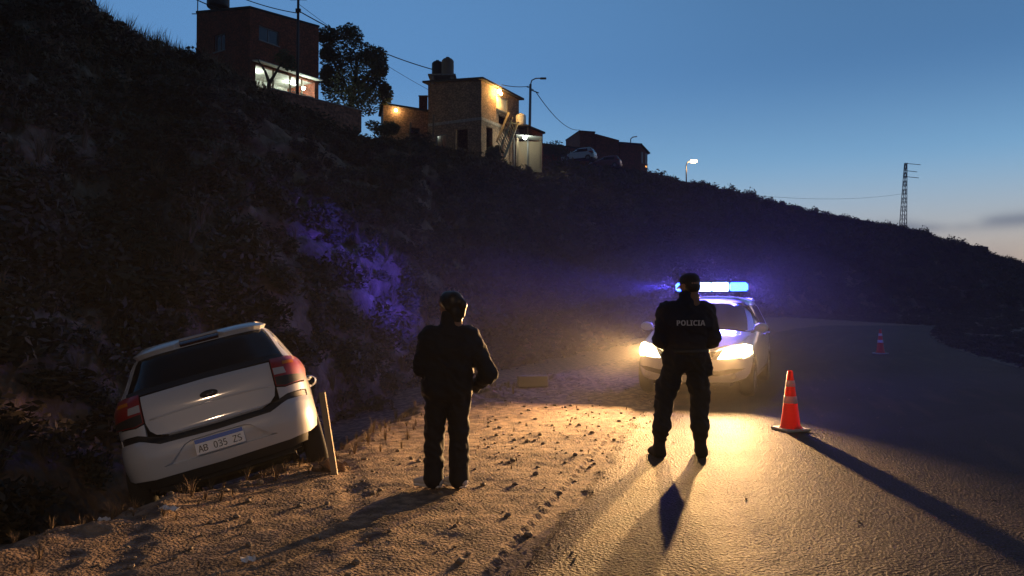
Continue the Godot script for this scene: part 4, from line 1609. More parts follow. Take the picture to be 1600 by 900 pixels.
	wire(at(464, 3, 46.5), at(690, 150, 57.0), 0.3, 0.014, "thin wire from the utility pole down to the two-storey house")
	wire(at(784, 131, 55.5), at(829, 133, 62.0), 0.1, 0.028, "wire between the two-storey house and the street lamp pole")
	wire(at(838, 143, 62.0), at(906, 202, 104.0), 0.9, 0.032, "wire from the street lamp pole down to the far brick house")
	wire(at(1075, 292, 150.0), at(1414, 302, 240.0), 2.0, 0.03, "faint wire running along the ridge to the pylon")


func build_added_lamp_behind() -> void:
	# unseen lamp added behind the camera to light the back of the stranded car
	var b := Vector3(-1.5, 0, 9.0)
	var o := pole("added_lamp", "tall unseen lamp added behind the camera to light the stranded car", "street lamp", b, b + Vector3(0, 6.6, 0), 0.09, M.galvanised)
	var st := begin(false)
	tube(st, [Vector3(0, 6.5, 0), Vector3(0.1, 6.9, -0.2), Vector3(0.2, 7.0, -1.2)], [0.05], 8)
	done(st, "arm", M.galvanised, o)
	st = begin()
	cbox(st, Vector3(0.22, 7.0, -1.5), Vector3(0.3, 0.12, 0.6), 0.03)
	done(st, "lamp_head", M.dark_metal, o)
	st = begin()
	box(st, Vector3(0.22, 6.935, -1.5), Vector3(0.22, 0.02, 0.45))
	done(st, "lamp_panel", M.street_warm, o)
	var l := SpotLight3D.new()
	l.name = "lamp_light"
	l.light_color = Color(1.0, 0.83, 0.66)
	l.light_energy = 44.0
	l.light_size = 0.15
	l.spot_angle = 58.0
	l.spot_angle_attenuation = 1.0
	l.spot_range = 60.0
	l.shadow_enabled = true
	o.add_child(l)
	l.position = Vector3(0.22, 6.9, -1.5)
	l.rotation_degrees = Vector3(-62, 0, 0)


# ---------------------------------------------------------------- plants
func leaf_cloud(blobs: Array, n: int, size: float, sd: int) -> ArrayMesh:
	# many small leaf faces spread through a set of ellipsoids [centre, radius]; denser towards their skins
	var r := RandomNumberGenerator.new()
	r.seed = sd
	var st := begin()
	for i in n:
		var b: Array = blobs[r.randi() % blobs.size()]
		var v := Vector3(r.randfn(), r.randfn(), r.randfn()).normalized() * pow(r.randf(), 0.45)
		var p: Vector3 = b[0] + v * b[1]
		var bs := Basis(Vector3(r.randfn(), r.randfn(), r.randfn()).normalized(), r.randf() * TAU)
		var l := size * r.randf_range(0.6, 1.5)
		var w := l * r.randf_range(0.3, 0.5)
		quad(st, p - bs.x * l, p + bs.y * w, p + bs.x * l, p - bs.y * w)
	st.generate_normals()
	return st.commit()


func make_tree(called: String, label: String, base: Vector3, trunk: Array, limbs: Array, blobs: Array, n: int, leaf: float, sd: int) -> Node3D:
	var root := thing(called, label, "tree", base)
	var st := begin(false)
	tube(st, trunk.map(func(p): return p[0]), trunk.map(func(p): return p[1]), 9)
	for l in limbs:
		tube(st, [l[0], l[0].lerp(l[1], 0.5) + Vector3(0.05, 0.08, 0.0), l[1]], [l[2], l[2] * 0.7, l[2] * 0.3], 7)
	done(st, "trunk", M.bark, root)
	if n > 0:
		mesh_node("crown", leaf_cloud(blobs, n, leaf, sd), M.leaf, root)
	return root


func build_trees() -> void:
	# leafy tree between the houses
	var s := 55.5 / F
	var base := at(545, 205, 55.5)
	var blobs := []
	for b in [[515, 62, 20, 16], [545, 55, 24, 18], [530, 92, 30, 24], [565, 80, 30, 20], [588, 92, 20, 18], [555, 118, 42, 26], [540, 148, 36, 26], [580, 128, 24, 24], [596, 112, 14, 14], [570, 160, 30, 26], [522, 130, 22, 26], [598, 140, 12, 18], [510, 82, 12, 12], [505, 110, 10, 16]]:
		blobs.append([at(b[0], b[1], 55.5) - base + Vector3(0, 0, sin(b[0] * 1.7) * 1.0), Vector3(b[2] * s, b[3] * s, b[2] * s)])
	make_tree("leafy_tree", "dark leafy tree standing between the tall house and the annex", base, [[Vector3(0, -1.5, 0), 0.28], [at(548, 160, 55.5) - base, 0.22], [at(555, 120, 55.5) - base, 0.14], [at(558, 80, 55.5) - base, 0.06]], [[at(548, 155, 55.5) - base, at(520, 95, 55.5) - base, 0.12], [at(550, 140, 55.5) - base, at(590, 100, 55.5) - base, 0.12], [at(555, 120, 55.5) - base, at(530, 65, 55.5) - base, 0.08]], blobs, 15000, 0.11, 61)
	# forked bare tree in front of the lit porch
	base = at(420, 152, 46.2)
	var f := at(419, 126, 46.2) - base
	make_tree("forked_tree", "bare forked tree in silhouette against the lit porch", base, [[Vector3(0, -1.0, 0), 0.16], [f, 0.12]], [[f - Vector3(0, 0.1, 0), at(404, 96, 46.2) - base, 0.11], [f - Vector3(0, 0.1, 0), at(436, 100, 46.2) - base, 0.12], [at(430, 110, 46.2) - base, at(455, 119, 46.2) - base, 0.05], [at(404, 98, 46.2) - base, at(396, 88, 46.0) - base, 0.05], [at(436, 102, 46.2) - base, at(446, 84, 46.4) - base, 0.07]], [[at(441, 88, 46.2) - base, Vector3(0.55, 0.5, 0.5)], [at(452, 98, 46.2) - base, Vector3(0.5, 0.5, 0.4)]], 700, 0.08, 62)
	# bushes
	for b in [["bush", "dark round bush beside the parked white car", 866, 236, 76.0, 24, 17, 64], ["bush", "dark bush at the foot of the outside stair", 772, 238, 52.0, 16, 18, 65], ["bush", "dark bush against the far brick house wall", 922, 238, 98.0, 8, 9, 66], ["bush", "low dark bush below the block wall and leafy tree", 598, 198, 52.0, 26, 14, 67], ["bush", "scraggy bush on the crest at the top of the left slope", 60, 14, 32.0, 46, 16, 68]]:
		var sc: float = b[4] / F
		var p := at(b[2], b[3], b[4])
		var root := thing(b[0], b[1], "bush", p - Vector3(0, b[6] * sc, 0))
		var bl := []
		var r := RandomNumberGenerator.new()
		r.seed = b[7]
		for k in 6:
			bl.append([Vector3(r.randf_range(-0.6, 0.6) * b[5] * sc, (1.0 + r.randf_range(-0.4, 0.4)) * b[6] * sc, r.randf_range(-0.5, 0.5)), Vector3(b[5] * sc * 0.55, b[6] * sc * 0.6, b[5] * sc * 0.5)])
		mesh_node("foliage", leaf_cloud(bl, 1500, 0.10, b[7]), M.leaf, root)
		var st := begin(false)
		for k in 3:
			tube(st, [Vector3(0.1 * k - 0.1, -0.6, 0), bl[k][0]], [0.05, 0.02], 5)
		done(st, "stem", M.bark, root)


func tuft(sd: int, blades: int, tall: float) -> ArrayMesh:
	var r := RandomNumberGenerator.new()
	r.seed = sd
	var st := begin()
	for i in blades:
		var a := r.randf() * TAU
		var lean := r.randf_range(0.1, 0.6) * tall
		var p := Vector3(cos(a) * 0.06 * r.randf(), 0, sin(a) * 0.06 * r.randf())
		var h := tall * r.randf_range(0.5, 1.0)
		var side := Vector3(-sin(a), 0, cos(a)) * tall * 0.016
		var mid := p + Vector3(cos(a) * lean * 0.35, h * 0.6, sin(a) * lean * 0.35)
		var tip := p + Vector3(cos(a) * lean, h, sin(a) * lean)
		quad(st, p - side, mid - side * 0.7, mid + side * 0.7, p + side)
		tri(st, mid - side * 0.7, tip, mid + side * 0.7)
	st.generate_normals()
	return st.commit()


func scatter(called: String, label: String, category: String, mesh: Mesh, m: Material, list: Array, tints := []) -> void:
	var mm := MultiMesh.new()
	mm.transform_format = MultiMesh.TRANSFORM_3D
	mm.use_colors = tints.size() > 0
	mm.mesh = mesh
	mm.instance_count = list.size()
	for i in list.size():
		mm.set_instance_transform(i, list[i])
		if tints.size():
			mm.set_instance_color(i, tints[i])
	var o := MultiMeshInstance3D.new()
	o.multimesh = mm
	o.material_override = m
	o.name = numbered(called)
	add_child(o)
	tag(o, label, category, "", "stuff")


func build_scrub() -> void:
	rng.seed = 99
	# scrub over the hillside
	for v in 3:
		var bl := []
		var r := RandomNumberGenerator.new()
		r.seed = 80 + v
		for k in 5:
			bl.append([Vector3(r.randf_range(-0.5, 0.5), 0.35 + r.randf_range(-0.1, 0.35), r.randf_range(-0.5, 0.5)), Vector3(0.45, 0.4, 0.45)])
		var mesh := leaf_cloud(bl, 260, 0.11, 90 + v)
		var list := []
		var tints := []
		for i in 7000:
			var t := rng.randf_range(2.0, 20.5)
			var s := rng.randf()
			if rng.randf() < 0.25 and t > 11.0:
				s = rng.randf_range(0.94, 1.04)
			# the steep bluff and the foot of the cut are nearly bare
			var bare := t > 3.0 and t < 10.0 and s < 0.72
			if bare and rng.randf() < 0.72:
				continue
			if t < 10.5 and s > 0.9 and rng.randf() < 0.8:
				continue
			if nz.get_noise_2d(t * 2.0, s * 7.0) < -0.15 and rng.randf() < 0.7:
				continue
			if t > 11.2 and t < 13.6 and s > 0.96:
				continue
			var p := hill(t, s)
			var z := rng.randf_range(0.5, 1.25) * (1.0 if t < 11 else 1.5) * (0.6 if bare else 1.0)
			if s > 0.9:
				z *= 0.6 if t < 13.8 else rng.randf_range(0.5, 1.15)
			list.append(Transform3D(Basis(Vector3.UP, rng.randf() * TAU).scaled(Vector3(z, z * rng.randf_range(0.6, 1.05), z)), p - Vector3(0, 0.1 * z, 0)))
			var g := rng.randf_range(0.6, 1.5)
			tints.append(Color(g * rng.randf_range(0.85, 1.2), g, g * rng.randf_range(0.7, 1.0)))
		scatter("hillside_scrub", "low dark scrub covering the hillside", "scrub", mesh, M.scrub, list, tints)
	# weeds and low scrub on the flat beyond the right-hand edge of the road
	var flat := []
	var tone := []
	for i in 6000:
		var d := 12.0 + 95.0 * pow(rng.randf(), 1.3)
		var x := road_left(minf(d, 46.0)) + 7.9 + 60.0 * pow(rng.randf(), 1.6)
		var z := rng.randf_range(0.15, 0.6)
		flat.append(Transform3D(Basis(Vector3.UP, rng.randf() * TAU).scaled(Vector3(z, z * 0.7, z)), Vector3(x, -0.06, -d)))
		var g := rng.randf_range(0.6, 1.3)
		tone.append(Color(g, g, g * 0.9))
	scatter("verge_scrub", "low weeds on the flat ground beyond the road", "scrub", leaf_cloud([[Vector3(0, 0.3, 0), Vector3(0.6, 0.4, 0.6)]], 160, 0.12, 97), M.scrub, flat, tone)
	# dry grass: tall along the left ridge, short on the verge
	var list := []
	for i in 2600:
		var t := rng.randf_range(2.6, 7.2)
		var s := rng.randf_range(0.75, 1.06)
		var p := hill(t, s)
		var z := rng.randf_range(0.5, 1.5) * (1.0 if rng.randf() < 0.8 else 1.6)
		list.append(Transform3D(Basis(Vector3.UP, rng.randf() * TAU).scaled(Vector3(z, z, z)), p - Vector3(0, 0.05, 0)))
	for i in 900:
		var t := rng.randf_range(2.5, 10.5)
		var s := rng.randf_range(0.02, 0.7)
		var p := hill(t, s)
		var z := rng.randf_range(0.3, 0.8)
		list.append(Transform3D(Basis(Vector3.UP, rng.randf() * TAU).scaled(Vector3(z, z, z)), p - Vector3(0, 0.05, 0)))
	scatter("dry_grass", "tall dry grass along the top of the left slope", "grass", tuft(71, 26, 0.8), M.dry_grass, list)
	list = []
	for i in 420:
		var d := rng.randf_range(3.0, 15.0)
		var lip: float = table(LIP, d)
		var x := lip + rng.randfn(-0.25, 0.35)
		var z := rng.randf_range(0.05, 0.20)
		if rng.randf() < 0.12:
			x = rng.randf_range(lip, road_left(d))
			z = 0.07
		list.append(Transform3D(Basis(Vector3.UP, rng.randf() * TAU).scaled(Vector3(z, z, z)), Vector3(x, ground(x, d) - 0.005, -d)))
	scatter("verge_grass", "short dry grass tufts along the lip of the ditch", "grass", tuft(72, 22, 0.9), M.dry_grass, list)


# ---------------------------------------------------------------- people: bones -> smooth field -> surface nets
func field_mesh(bones: Array, cell: float, k: float, tint: Callable, acc: Dictionary) -> void:
	# bones: [a, b, ra, rb]; appends to acc.pos / nor / col / idx
	var lo := Vector3(1e9, 1e9, 1e9)
	var hi := -lo
	for b in bones:
		var r: float = maxf(b[2], b[3]) + k + cell * 2.0
		lo = lo.min(b[0] - Vector3.ONE * r).min(b[1] - Vector3.ONE * r)
		hi = hi.max(b[0] + Vector3.ONE * r).max(b[1] + Vector3.ONE * r)
	var nx := int((hi.x - lo.x) / cell) + 2
	var ny := int((hi.y - lo.y) / cell) + 2
	var nzz := int((hi.z - lo.z) / cell) + 2
	var f := PackedFloat32Array()
	f.resize(nx * ny * nzz)
	f.fill(0.5)
	for b in bones:
		var a: Vector3 = b[0]
		var ab: Vector3 = b[1] - a
		var l2 := maxf(ab.length_squared(), 1e-9)
		var r: float = maxf(b[2], b[3]) + k + cell * 2.0
		var p0 := ((a.min(b[1]) - Vector3.ONE * r - lo) / cell).floor()
		var p1 := ((a.max(b[1]) + Vector3.ONE * r - lo) / cell).ceil()
		for x in range(maxi(0, int(p0.x)), mini(nx, int(p1.x) + 1)):
			for y in range(maxi(0, int(p0.y)), mini(ny, int(p1.y) + 1)):
				for z in range(maxi(0, int(p0.z)), mini(nzz, int(p1.z) + 1)):
					var p := lo + Vector3(x, y, z) * cell
					var t := clampf((p - a).dot(ab) / l2, 0.0, 1.0)
					var d := p.distance_to(a + ab * t) - lerpf(b[2], b[3], t)
					var i := (x * ny + y) * nzz + z
					var g := f[i]
					var h := maxf(k - absf(g - d), 0.0) / k
					f[i] = minf(g, d) - h * h * k * 0.25
	var vid := PackedInt32Array()
	vid.resize(nx * ny * nzz)
	vid.fill(-1)
	var first: int = acc.pos.size()
	var off := []
	for c in 8:
		off.append(((c & 1) * ny + ((c >> 1) & 1)) * nzz + ((c >> 2) & 1))
	for x in nx - 1:
		for y in ny - 1:
			for z in nzz - 1:
				var i := (x * ny + y) * nzz + z
				var neg := 0
				for c in 8:
					if f[i + off[c]] < 0.0:
						neg += 1
				if neg == 0 or neg == 8:
					continue
				var sum := Vector3.ZERO
				var n := 0
				for c in 8:
					for ax in 3:
						if c & (1 << ax):
							continue
						var va := f[i + off[c]]
						var vb := f[i + off[c | (1 << ax)]]
						if (va < 0.0) != (vb < 0.0):
							var q := Vector3(c & 1, (c >> 1) & 1, (c >> 2) & 1)
							q[ax] += va / (va - vb)
							sum += q
							n += 1
				vid[i] = acc.pos.size()
				var pt := lo + (Vector3(x, y, z) + sum / n) * cell
				acc.pos.append(pt)
				var gx := f[i + off[1]] + f[i + off[3]] + f[i + off[5]] + f[i + off[7]] - f[i] - f[i + off[2]] - f[i + off[4]] - f[i + off[6]]
				var gy := f[i + off[2]] + f[i + off[3]] + f[i + off[6]] + f[i + off[7]] - f[i] - f[i + off[1]] - f[i + off[4]] - f[i + off[5]]
				var gz := f[i + off[4]] + f[i + off[5]] + f[i + off[6]] + f[i + off[7]] - f[i] - f[i + off[1]] - f[i + off[2]] - f[i + off[3]]
				acc.nor.append(Vector3(gx, gy, gz).normalized())
				acc.col.append(tint.call(pt))
	var sx := ny * nzz
	var sy := nzz
	for x in range(1, nx - 1):
		for y in range(1, ny - 1):
			for z in range(1, nzz - 1):
				var i := (x * ny + y) * nzz + z
				for ax in 3:
					var step: int = [sx, sy, 1][ax]
					if (f[i] < 0.0) == (f[i + step] < 0.0):
						continue
					var u: int = [sy, 1, sx][ax]
					var w: int = [1, sx, sy][ax]
					var q := [vid[i], vid[i - u], vid[i - u - w], vid[i - w]]
					if q.min() < 0:
						continue
					if f[i] < 0.0:
						q.reverse()
					for e in [0, 1, 2, 0, 2, 3]:
						acc.idx.append(q[e])


func folds(acc: Dictionary, amount: float) -> void:
	# creases of cloth: ridged noise, drawn out along the limbs, tighter where they bend
	for i in acc.pos.size():
		var p: Vector3 = acc.pos[i]
		if p.y < 0.16:
			continue
		var flat := 0.15 if p.y > 1.22 and p.y < 1.36 and absf(p.x) < 0.17 and p.z > 0.05 else 1.0
		var a := 1.0 - absf(nz.get_noise_3d(p.x * 6.0, p.y * 9.0 + p.x * 5.0, p.z * 6.0)) * 2.2
		var b := nz.get_noise_3d(p.x * 14.0 + 9.0, p.y * 11.0, p.z * 14.0)
		acc.pos[i] = p + acc.nor[i] * amount * flat * (a * 0.7 + b * 0.5)
	var n := []
	n.resize(acc.pos.size())
	n.fill(Vector3.ZERO)
	for k in range(0, acc.idx.size(), 3):
		var q: Vector3 = (acc.pos[acc.idx[k + 2]] - acc.pos[acc.idx[k]]).cross(acc.pos[acc.idx[k + 1]] - acc.pos[acc.idx[k]])
		for e in 3:
			n[acc.idx[k + e]] += q
	for i in n.size():
		var v: Vector3 = n[i].normalized()
		acc.nor[i] = v if v.dot(acc.nor[i]) >= 0.0 else -v


func field_done(acc: Dictionary, called: String, m: Material, parent: Node3D) -> MeshInstance3D:
	var arr := []
	arr.resize(Mesh.ARRAY_MAX)
	arr[Mesh.ARRAY_VERTEX] = PackedVector3Array(acc.pos)
	arr[Mesh.ARRAY_NORMAL] = PackedVector3Array(acc.nor)
	arr[Mesh.ARRAY_COLOR] = PackedColorArray(acc.col)
	arr[Mesh.ARRAY_INDEX] = PackedInt32Array(acc.idx)
	var mesh := ArrayMesh.new()
	mesh.add_surface_from_arrays(Mesh.PRIMITIVE_TRIANGLES, arr)
	return mesh_node(called, mesh, m, parent)


func head_bones(xf: Transform3D) -> Array:
	# a head whose face looks along its own -z, chin at -0.11, crown at +0.12
	var b := [[Vector3(0, 0.035, -0.012), Vector3(0, 0.028, 0.030), 0.080, 0.082], [Vector3(0, -0.02, -0.03), Vector3(0, -0.05, -0.035), 0.066, 0.056], [Vector3(0, -0.085, -0.05), Vector3(0, -0.09, -0.058), 0.034, 0.026], [Vector3(0, 0.012, -0.090), Vector3(0, -0.03, -0.112), 0.010, 0.013], [Vector3(-0.035, 0.022, -0.078), Vector3(0.035, 0.022, -0.078), 0.018, 0.018], [Vector3(-0.016, -0.062, -0.086), Vector3(0.016, -0.062, -0.086), 0.012, 0.012], [Vector3(0, -0.05, 0.025), Vector3(0, -0.17, 0.04), 0.054, 0.060]]
	for s in [-1.0, 1.0]:
		b.append([Vector3(0.078 * s, 0.012, 0.008), Vector3(0.080 * s, -0.025, 0.0), 0.016, 0.011])
	var k := xf.basis.get_scale().x
	return b.map(func(e): return [xf * e[0], xf * e[1], e[2] * k, e[3] * k])


func hand_bones(wrist: Vector3, dir: Vector3, palm: Vector3, thumb: float) -> Array:
	# palm and five curled fingers; palm = the way the palm faces, thumb = side of the thumb
	var y := dir.normalized()
	var z := (palm - y * palm.dot(y)).normalized()
	var x := y.cross(z) * thumb
	var b := [[wrist, wrist + y * 0.03, 0.026, 0.028]]
	for i in 4:
		var s := lerpf(0.030, -0.030, i / 3.0)
		var kn := wrist + y * (0.088 - 0.006 * absf(i - 1.0)) + x * s
		b.append([wrist + y * 0.02 + x * s * 0.6, kn, 0.015, 0.0115])
		var l: float = [0.036, 0.041, 0.038, 0.030][i]
		var a := kn + (y * 0.72 + z * 0.70).normalized() * l
		var c := a + (y * 0.1 + z * 1.0).normalized() * l * 0.75
		var e := c + (-y * 0.6 + z * 0.8).normalized() * l * 0.6
		b.append([kn, a, 0.0105, 0.0095])
		b.append([a, c, 0.0095, 0.0088])
		b.append([c, e, 0.0088, 0.008])
	var t0 := wrist + y * 0.028 + x * 0.026
	var t1 := t0 + (x * 0.6 + y * 0.75 + z * 0.3).normalized() * 0.042
	var t2 := t1 + (x * 0.1 + y * 0.9 + z * 0.5).normalized() * 0.030
	b.append([t0, t1, 0.014, 0.0115])
	b.append([t1, t2, 0.0112, 0.009])
	return b


func build_people() -> void:
	var skin := Color(0.27, 0.155, 0.10)
	# ---- officer, seen from behind, legs apart, hands in front
	var root := thing("person", "police officer seen from behind in dark uniform and cap, POLICIA on the back", "person")
	var p := at(1071, 712, 7.5)
	root.position = Vector3(p.x, 0.004, p.z)
	var L := [Vector3(-0.10, 0.93, 0), Vector3(-0.205, 0.50, -0.03), Vector3(-0.265, 0.10, 0.03)]
	var R := [Vector3(0.10, 0.93, 0), Vector3(0.135, 0.50, -0.03), Vector3(0.135, 0.10, 0.02)]
	var bones := []
	for q in [L, R]:
		bones.append([q[0], q[0].lerp(q[1], 0.5), 0.112, 0.096])
		bones.append([q[0].lerp(q[1], 0.5), q[1], 0.096, 0.082])
		bones.append([q[1], q[1].lerp(q[2], 0.55), 0.080, 0.086])
		bones.append([q[1].lerp(q[2], 0.55), q[1].lerp(q[2], 0.68), 0.086, 0.060])
		bones.append([q[1].lerp(q[2], 0.7), q[2], 0.060, 0.056])
		bones.append([q[2] + Vector3(0, -0.03, 0.03), q[2] + Vector3(0.02 * signf(q[2].x), -0.052, -0.10), 0.054, 0.046])
		for w in [-0.026, 0.0, 0.026]:
			bones.append([q[2] + Vector3(w, -0.066, 0.045), q[2] + Vector3(w * 1.2 + 0.03 * signf(q[2].x), -0.068, -0.16 + absf(w)), 0.034, 0.030])
		# cargo pocket
		var cp: Vector3 = q[0].lerp(q[1], 0.7) + Vector3(0.07 * signf(q[2].x), 0, 0)
		bones.append([cp + Vector3(0, 0.05, -0.03), cp + Vector3(0, -0.05, 0.03), 0.045, 0.05])
	bones.append_array([[Vector3(-0.085, 0.96, 0.01), Vector3(0.085, 0.96, 0.01), 0.135, 0.135], [Vector3(-0.06, 1.12, 0.0), Vector3(0.06, 1.12, 0.0), 0.150, 0.150], [Vector3(-0.10, 1.28, 0.015), Vector3(0.10, 1.28, 0.015), 0.152, 0.152], [Vector3(-0.165, 1.405, 0.02), Vector3(0.165, 1.405, 0.02), 0.090, 0.090], [Vector3(0.0, 1.43, 0.02), Vector3(0.01, 1.525, 0.005), 0.090, 0.076]])
	for s in [-1.0, 1.0]:
		bones.append([Vector3(0.205 * s, 1.395, 0.015), Vector3(0.262 * s, 1.12, 0.05), 0.078, 0.062])
		bones.append([Vector3(0.262 * s, 1.12, 0.05), Vector3(0.11 * s, 1.02, -0.19), 0.060, 0.044])
	# belt gear
	bones.append([Vector3(0.215, 0.93, 0.03), Vector3(0.225, 0.80, 0.03), 0.030, 0.028])
	bones.append([Vector3(-0.205, 0.98, 0.05), Vector3(-0.205, 0.92, 0.05), 0.034, 0.034])
	var acc := {"pos": [], "nor": [], "col": [], "idx": []}
	field_mesh(bones, 0.014, 0.035, func(v): return Color(0.008, 0.008, 0.009) if v.y < 0.24 else (Color(0.010, 0.012, 0.020) if v.y < 0.98 else Color(0.013, 0.015, 0.026)), acc)
	folds(acc, 0.013)
	var hx := Transform3D(Basis(Vector3.UP, deg_to_rad(32.0)) * Basis(Vector3.RIGHT, deg_to_rad(-8.0)), Vector3(0.045, 1.625, -0.015))
	field_mesh(head_bones(hx), 0.006, 0.022, func(_v): return skin, acc)
	for s in [-1.0, 1.0]:
		field_mesh(hand_bones(Vector3(0.11 * s, 1.02, -0.19), Vector3(-0.9 * s, -0.15, -0.3), Vector3(-0.3 * s, -0.1, 0.9), s), 0.004, 0.006, func(_v): return skin, acc)
	field_done(acc, "body", M.person, root)
	# cap
	var st := begin(false)
	var cx := hx * Transform3D(Basis(Vector3.RIGHT, deg_to_rad(-4.0)), Vector3(0, 0.055, 0.008))
	lathe(st, [Vector2(0.096, -0.02), Vector2(0.098, 0.01), Vector2(0.094, 0.04), Vector2(0.078, 0.066), Vector2(0.045, 0.082), Vector2(0.0, 0.086)], cx * Transform3D(Basis.from_scale(Vector3(0.94, 1, 1.08)), Vector3.ZERO), 28)
	var cap := done(st, "cap", M.cap_cloth, root)
	st = begin(false)
	for i in 12:
		var a0 := lerpf(-0.9, 0.9, i / 12.0)
		var a1 := lerpf(-0.9, 0.9, (i + 1) / 12.0)
		var inn := func(a: float, y: float) -> Vector3: return cx * Vector3(sin(a) * 0.088, y, -cos(a) * 0.100)
		var ou := func(a: float, y: float) -> Vector3: return cx * Vector3(sin(a) * 0.094, y - 0.018, -cos(a) * 0.10 - 0.075 * cos(a * 1.45))
		quad(st, inn.call(a0, -0.012), ou.call(a0, -0.012), ou.call(a1, -0.012), inn.call(a1, -0.012))
		quad(st, inn.call(a0, -0.018), inn.call(a1, -0.018), ou.call(a1, -0.018), ou.call(a0, -0.018))
		quad(st, ou.call(a0, -0.012), ou.call(a0, -0.018), ou.call(a1, -0.018), ou.call(a1, -0.012))
	done(st, "peak", M.cap_cloth, cap)
	# short hair under the cap
	st = begin(false)
	lathe(st, [Vector2(0.060, -0.075), Vector2(0.082, -0.055), Vector2(0.0895, -0.02), Vector2(0.09, 0.03)], hx * Transform3D(Basis.from_scale(Vector3(0.96, 1, 1.0)), Vector3(0, 0.02, 0.022)), 24)
	done(st, "hair", M.hair, root)
	# belt
	st = begin(false)
	lathe(st, [Vector2(0.150, 0.0), Vector2(0.156, 0.004), Vector2(0.156, 0.046), Vector2(0.150, 0.05)], Transform3D(Basis.from_scale(Vector3(1.43, 1, 1.0)), Vector3(0, 0.985, 0.006)), 36)
	done(st, "belt", M.strap, root)
	# lettering on the back
	var tm := TextMesh.new()
	tm.text = "POLICIA"
	var font := SystemFont.new()
	font.font_names = PackedStringArray(["Droid Sans"])
	font.font_weight = 700
	tm.font = font
	tm.font_size = 64
	tm.pixel_size = 0.00108
	tm.depth = 0.016
	var o := mesh_node("back_lettering", tm, M.letter_silver, root)
	o.position = Vector3(0.01, 1.285, 0.168)

	# ---- woman by the stranded car, back half turned
	root = thing("person", "person with tied-back hair in dark jacket and wide trousers standing beside the ditch", "person")
	p = at(698, 764, 6.2)
	root.position = Vector3(p.x, ground(p.x, 6.2) + 0.006, p.z)
	bones = []
	for s in [-1.0, 1.0]:
		var hip := Vector3(0.085 * s + 0.01, 0.80, 0)
		var kn := Vector3(0.098 * s, 0.43, -0.02)
		var an := Vector3(0.102 * s, 0.075, 0.015)
		bones.append([hip, kn, 0.102, 0.074])
		bones.append([kn, an, 0.074, 0.080])
		bones.append([an + Vector3(0, -0.02, 0.0), an + Vector3(0, -0.025, 0.0), 0.066, 0.058])
	bones.append_array([[Vector3(-0.075, 0.80, 0.01), Vector3(0.085, 0.80, 0.01), 0.125, 0.125], [Vector3(-0.05, 0.94, 0.01), Vector3(0.085, 0.94, 0.01), 0.135, 0.135], [Vector3(-0.065, 1.10, 0.01), Vector3(0.115, 1.10, 0.01), 0.138, 0.138], [Vector3(-0.11, 1.20, 0.015), Vector3(0.165, 1.20, 0.015), 0.088, 0.088], [Vector3(0.03, 1.24, 0.015), Vector3(0.028, 1.345, 0.01), 0.088, 0.074]])
	bones.append([Vector3(-0.155, 1.185, 0.01), Vector3(-0.205, 0.95, 0.02), 0.070, 0.060])
	bones.append([Vector3(-0.205, 0.95, 0.02), Vector3(-0.13, 0.93, -0.21), 0.060, 0.044])
	bones.append([Vector3(0.205, 1.185, 0.01), Vector3(0.335, 0.90, 0.05), 0.072, 0.066])
	bones.append([Vector3(0.335, 0.90, 0.05), Vector3(0.22, 0.78, -0.15), 0.066, 0.046])
	acc = {"pos": [], "nor": [], "col": [], "idx": []}
	field_mesh(bones, 0.014, 0.035, func(v): return Color(0.007, 0.007, 0.008) if v.y < 0.74 else Color(0.008, 0.009, 0.013), acc)
	folds(acc, 0.012)
	hx = Transform3D(Basis(Vector3.UP, deg_to_rad(58.0)) * Basis(Vector3.RIGHT, deg_to_rad(-6.0)), Vector3(0.03, 1.445, 0.0)).scaled_local(Vector3.ONE * 0.90)
	field_mesh(head_bones(hx), 0.006, 0.022, func(_v): return skin, acc)
	field_mesh(hand_bones(Vector3(-0.13, 0.93, -0.21), Vector3(0.4, 0.1, -0.8), Vector3(0.7, -0.1, 0.4), -1.0), 0.004, 0.006, func(_v): return skin, acc)
	field_mesh(hand_bones(Vector3(0.22, 0.78, -0.15), Vector3(-0.8, 0.1, -0.4), Vector3(-0.3, -0.1, 0.8), 1.0), 0.004, 0.006, func(_v): return skin, acc)
	field_done(acc, "body", M.person, root)
	# hair, tied back
	acc = {"pos": [], "nor": [], "col": [], "idx": []}
	var hb := [[Vector3(0, 0.045, -0.008), Vector3(0, 0.035, 0.035), 0.086, 0.090], [Vector3(0, 0.0, 0.04), Vector3(0, -0.06, 0.045), 0.078, 0.070], [Vector3(0, -0.06, 0.045), Vector3(0, -0.125, 0.05), 0.068, 0.058], [Vector3(0, 0.02, 0.115), Vector3(0, 0.0, 0.14), 0.036, 0.034], [Vector3(0, -0.02, 0.14), Vector3(0, -0.11, 0.125), 0.028, 0.014]]
	for s in [-1.0, 1.0]:
		hb.append([Vector3(0.072 * s, 0.03, -0.012), Vector3(0.074 * s, -0.02, 0.015), 0.026, 0.024])
	field_mesh(hb.map(func(e): return [hx * e[0], hx * e[1], e[2] * 0.92, e[3] * 0.92]), 0.006, 0.02, func(_v): return Color(0.012, 0.008, 0.006), acc)
	field_done(acc, "hair", M.hair, root)
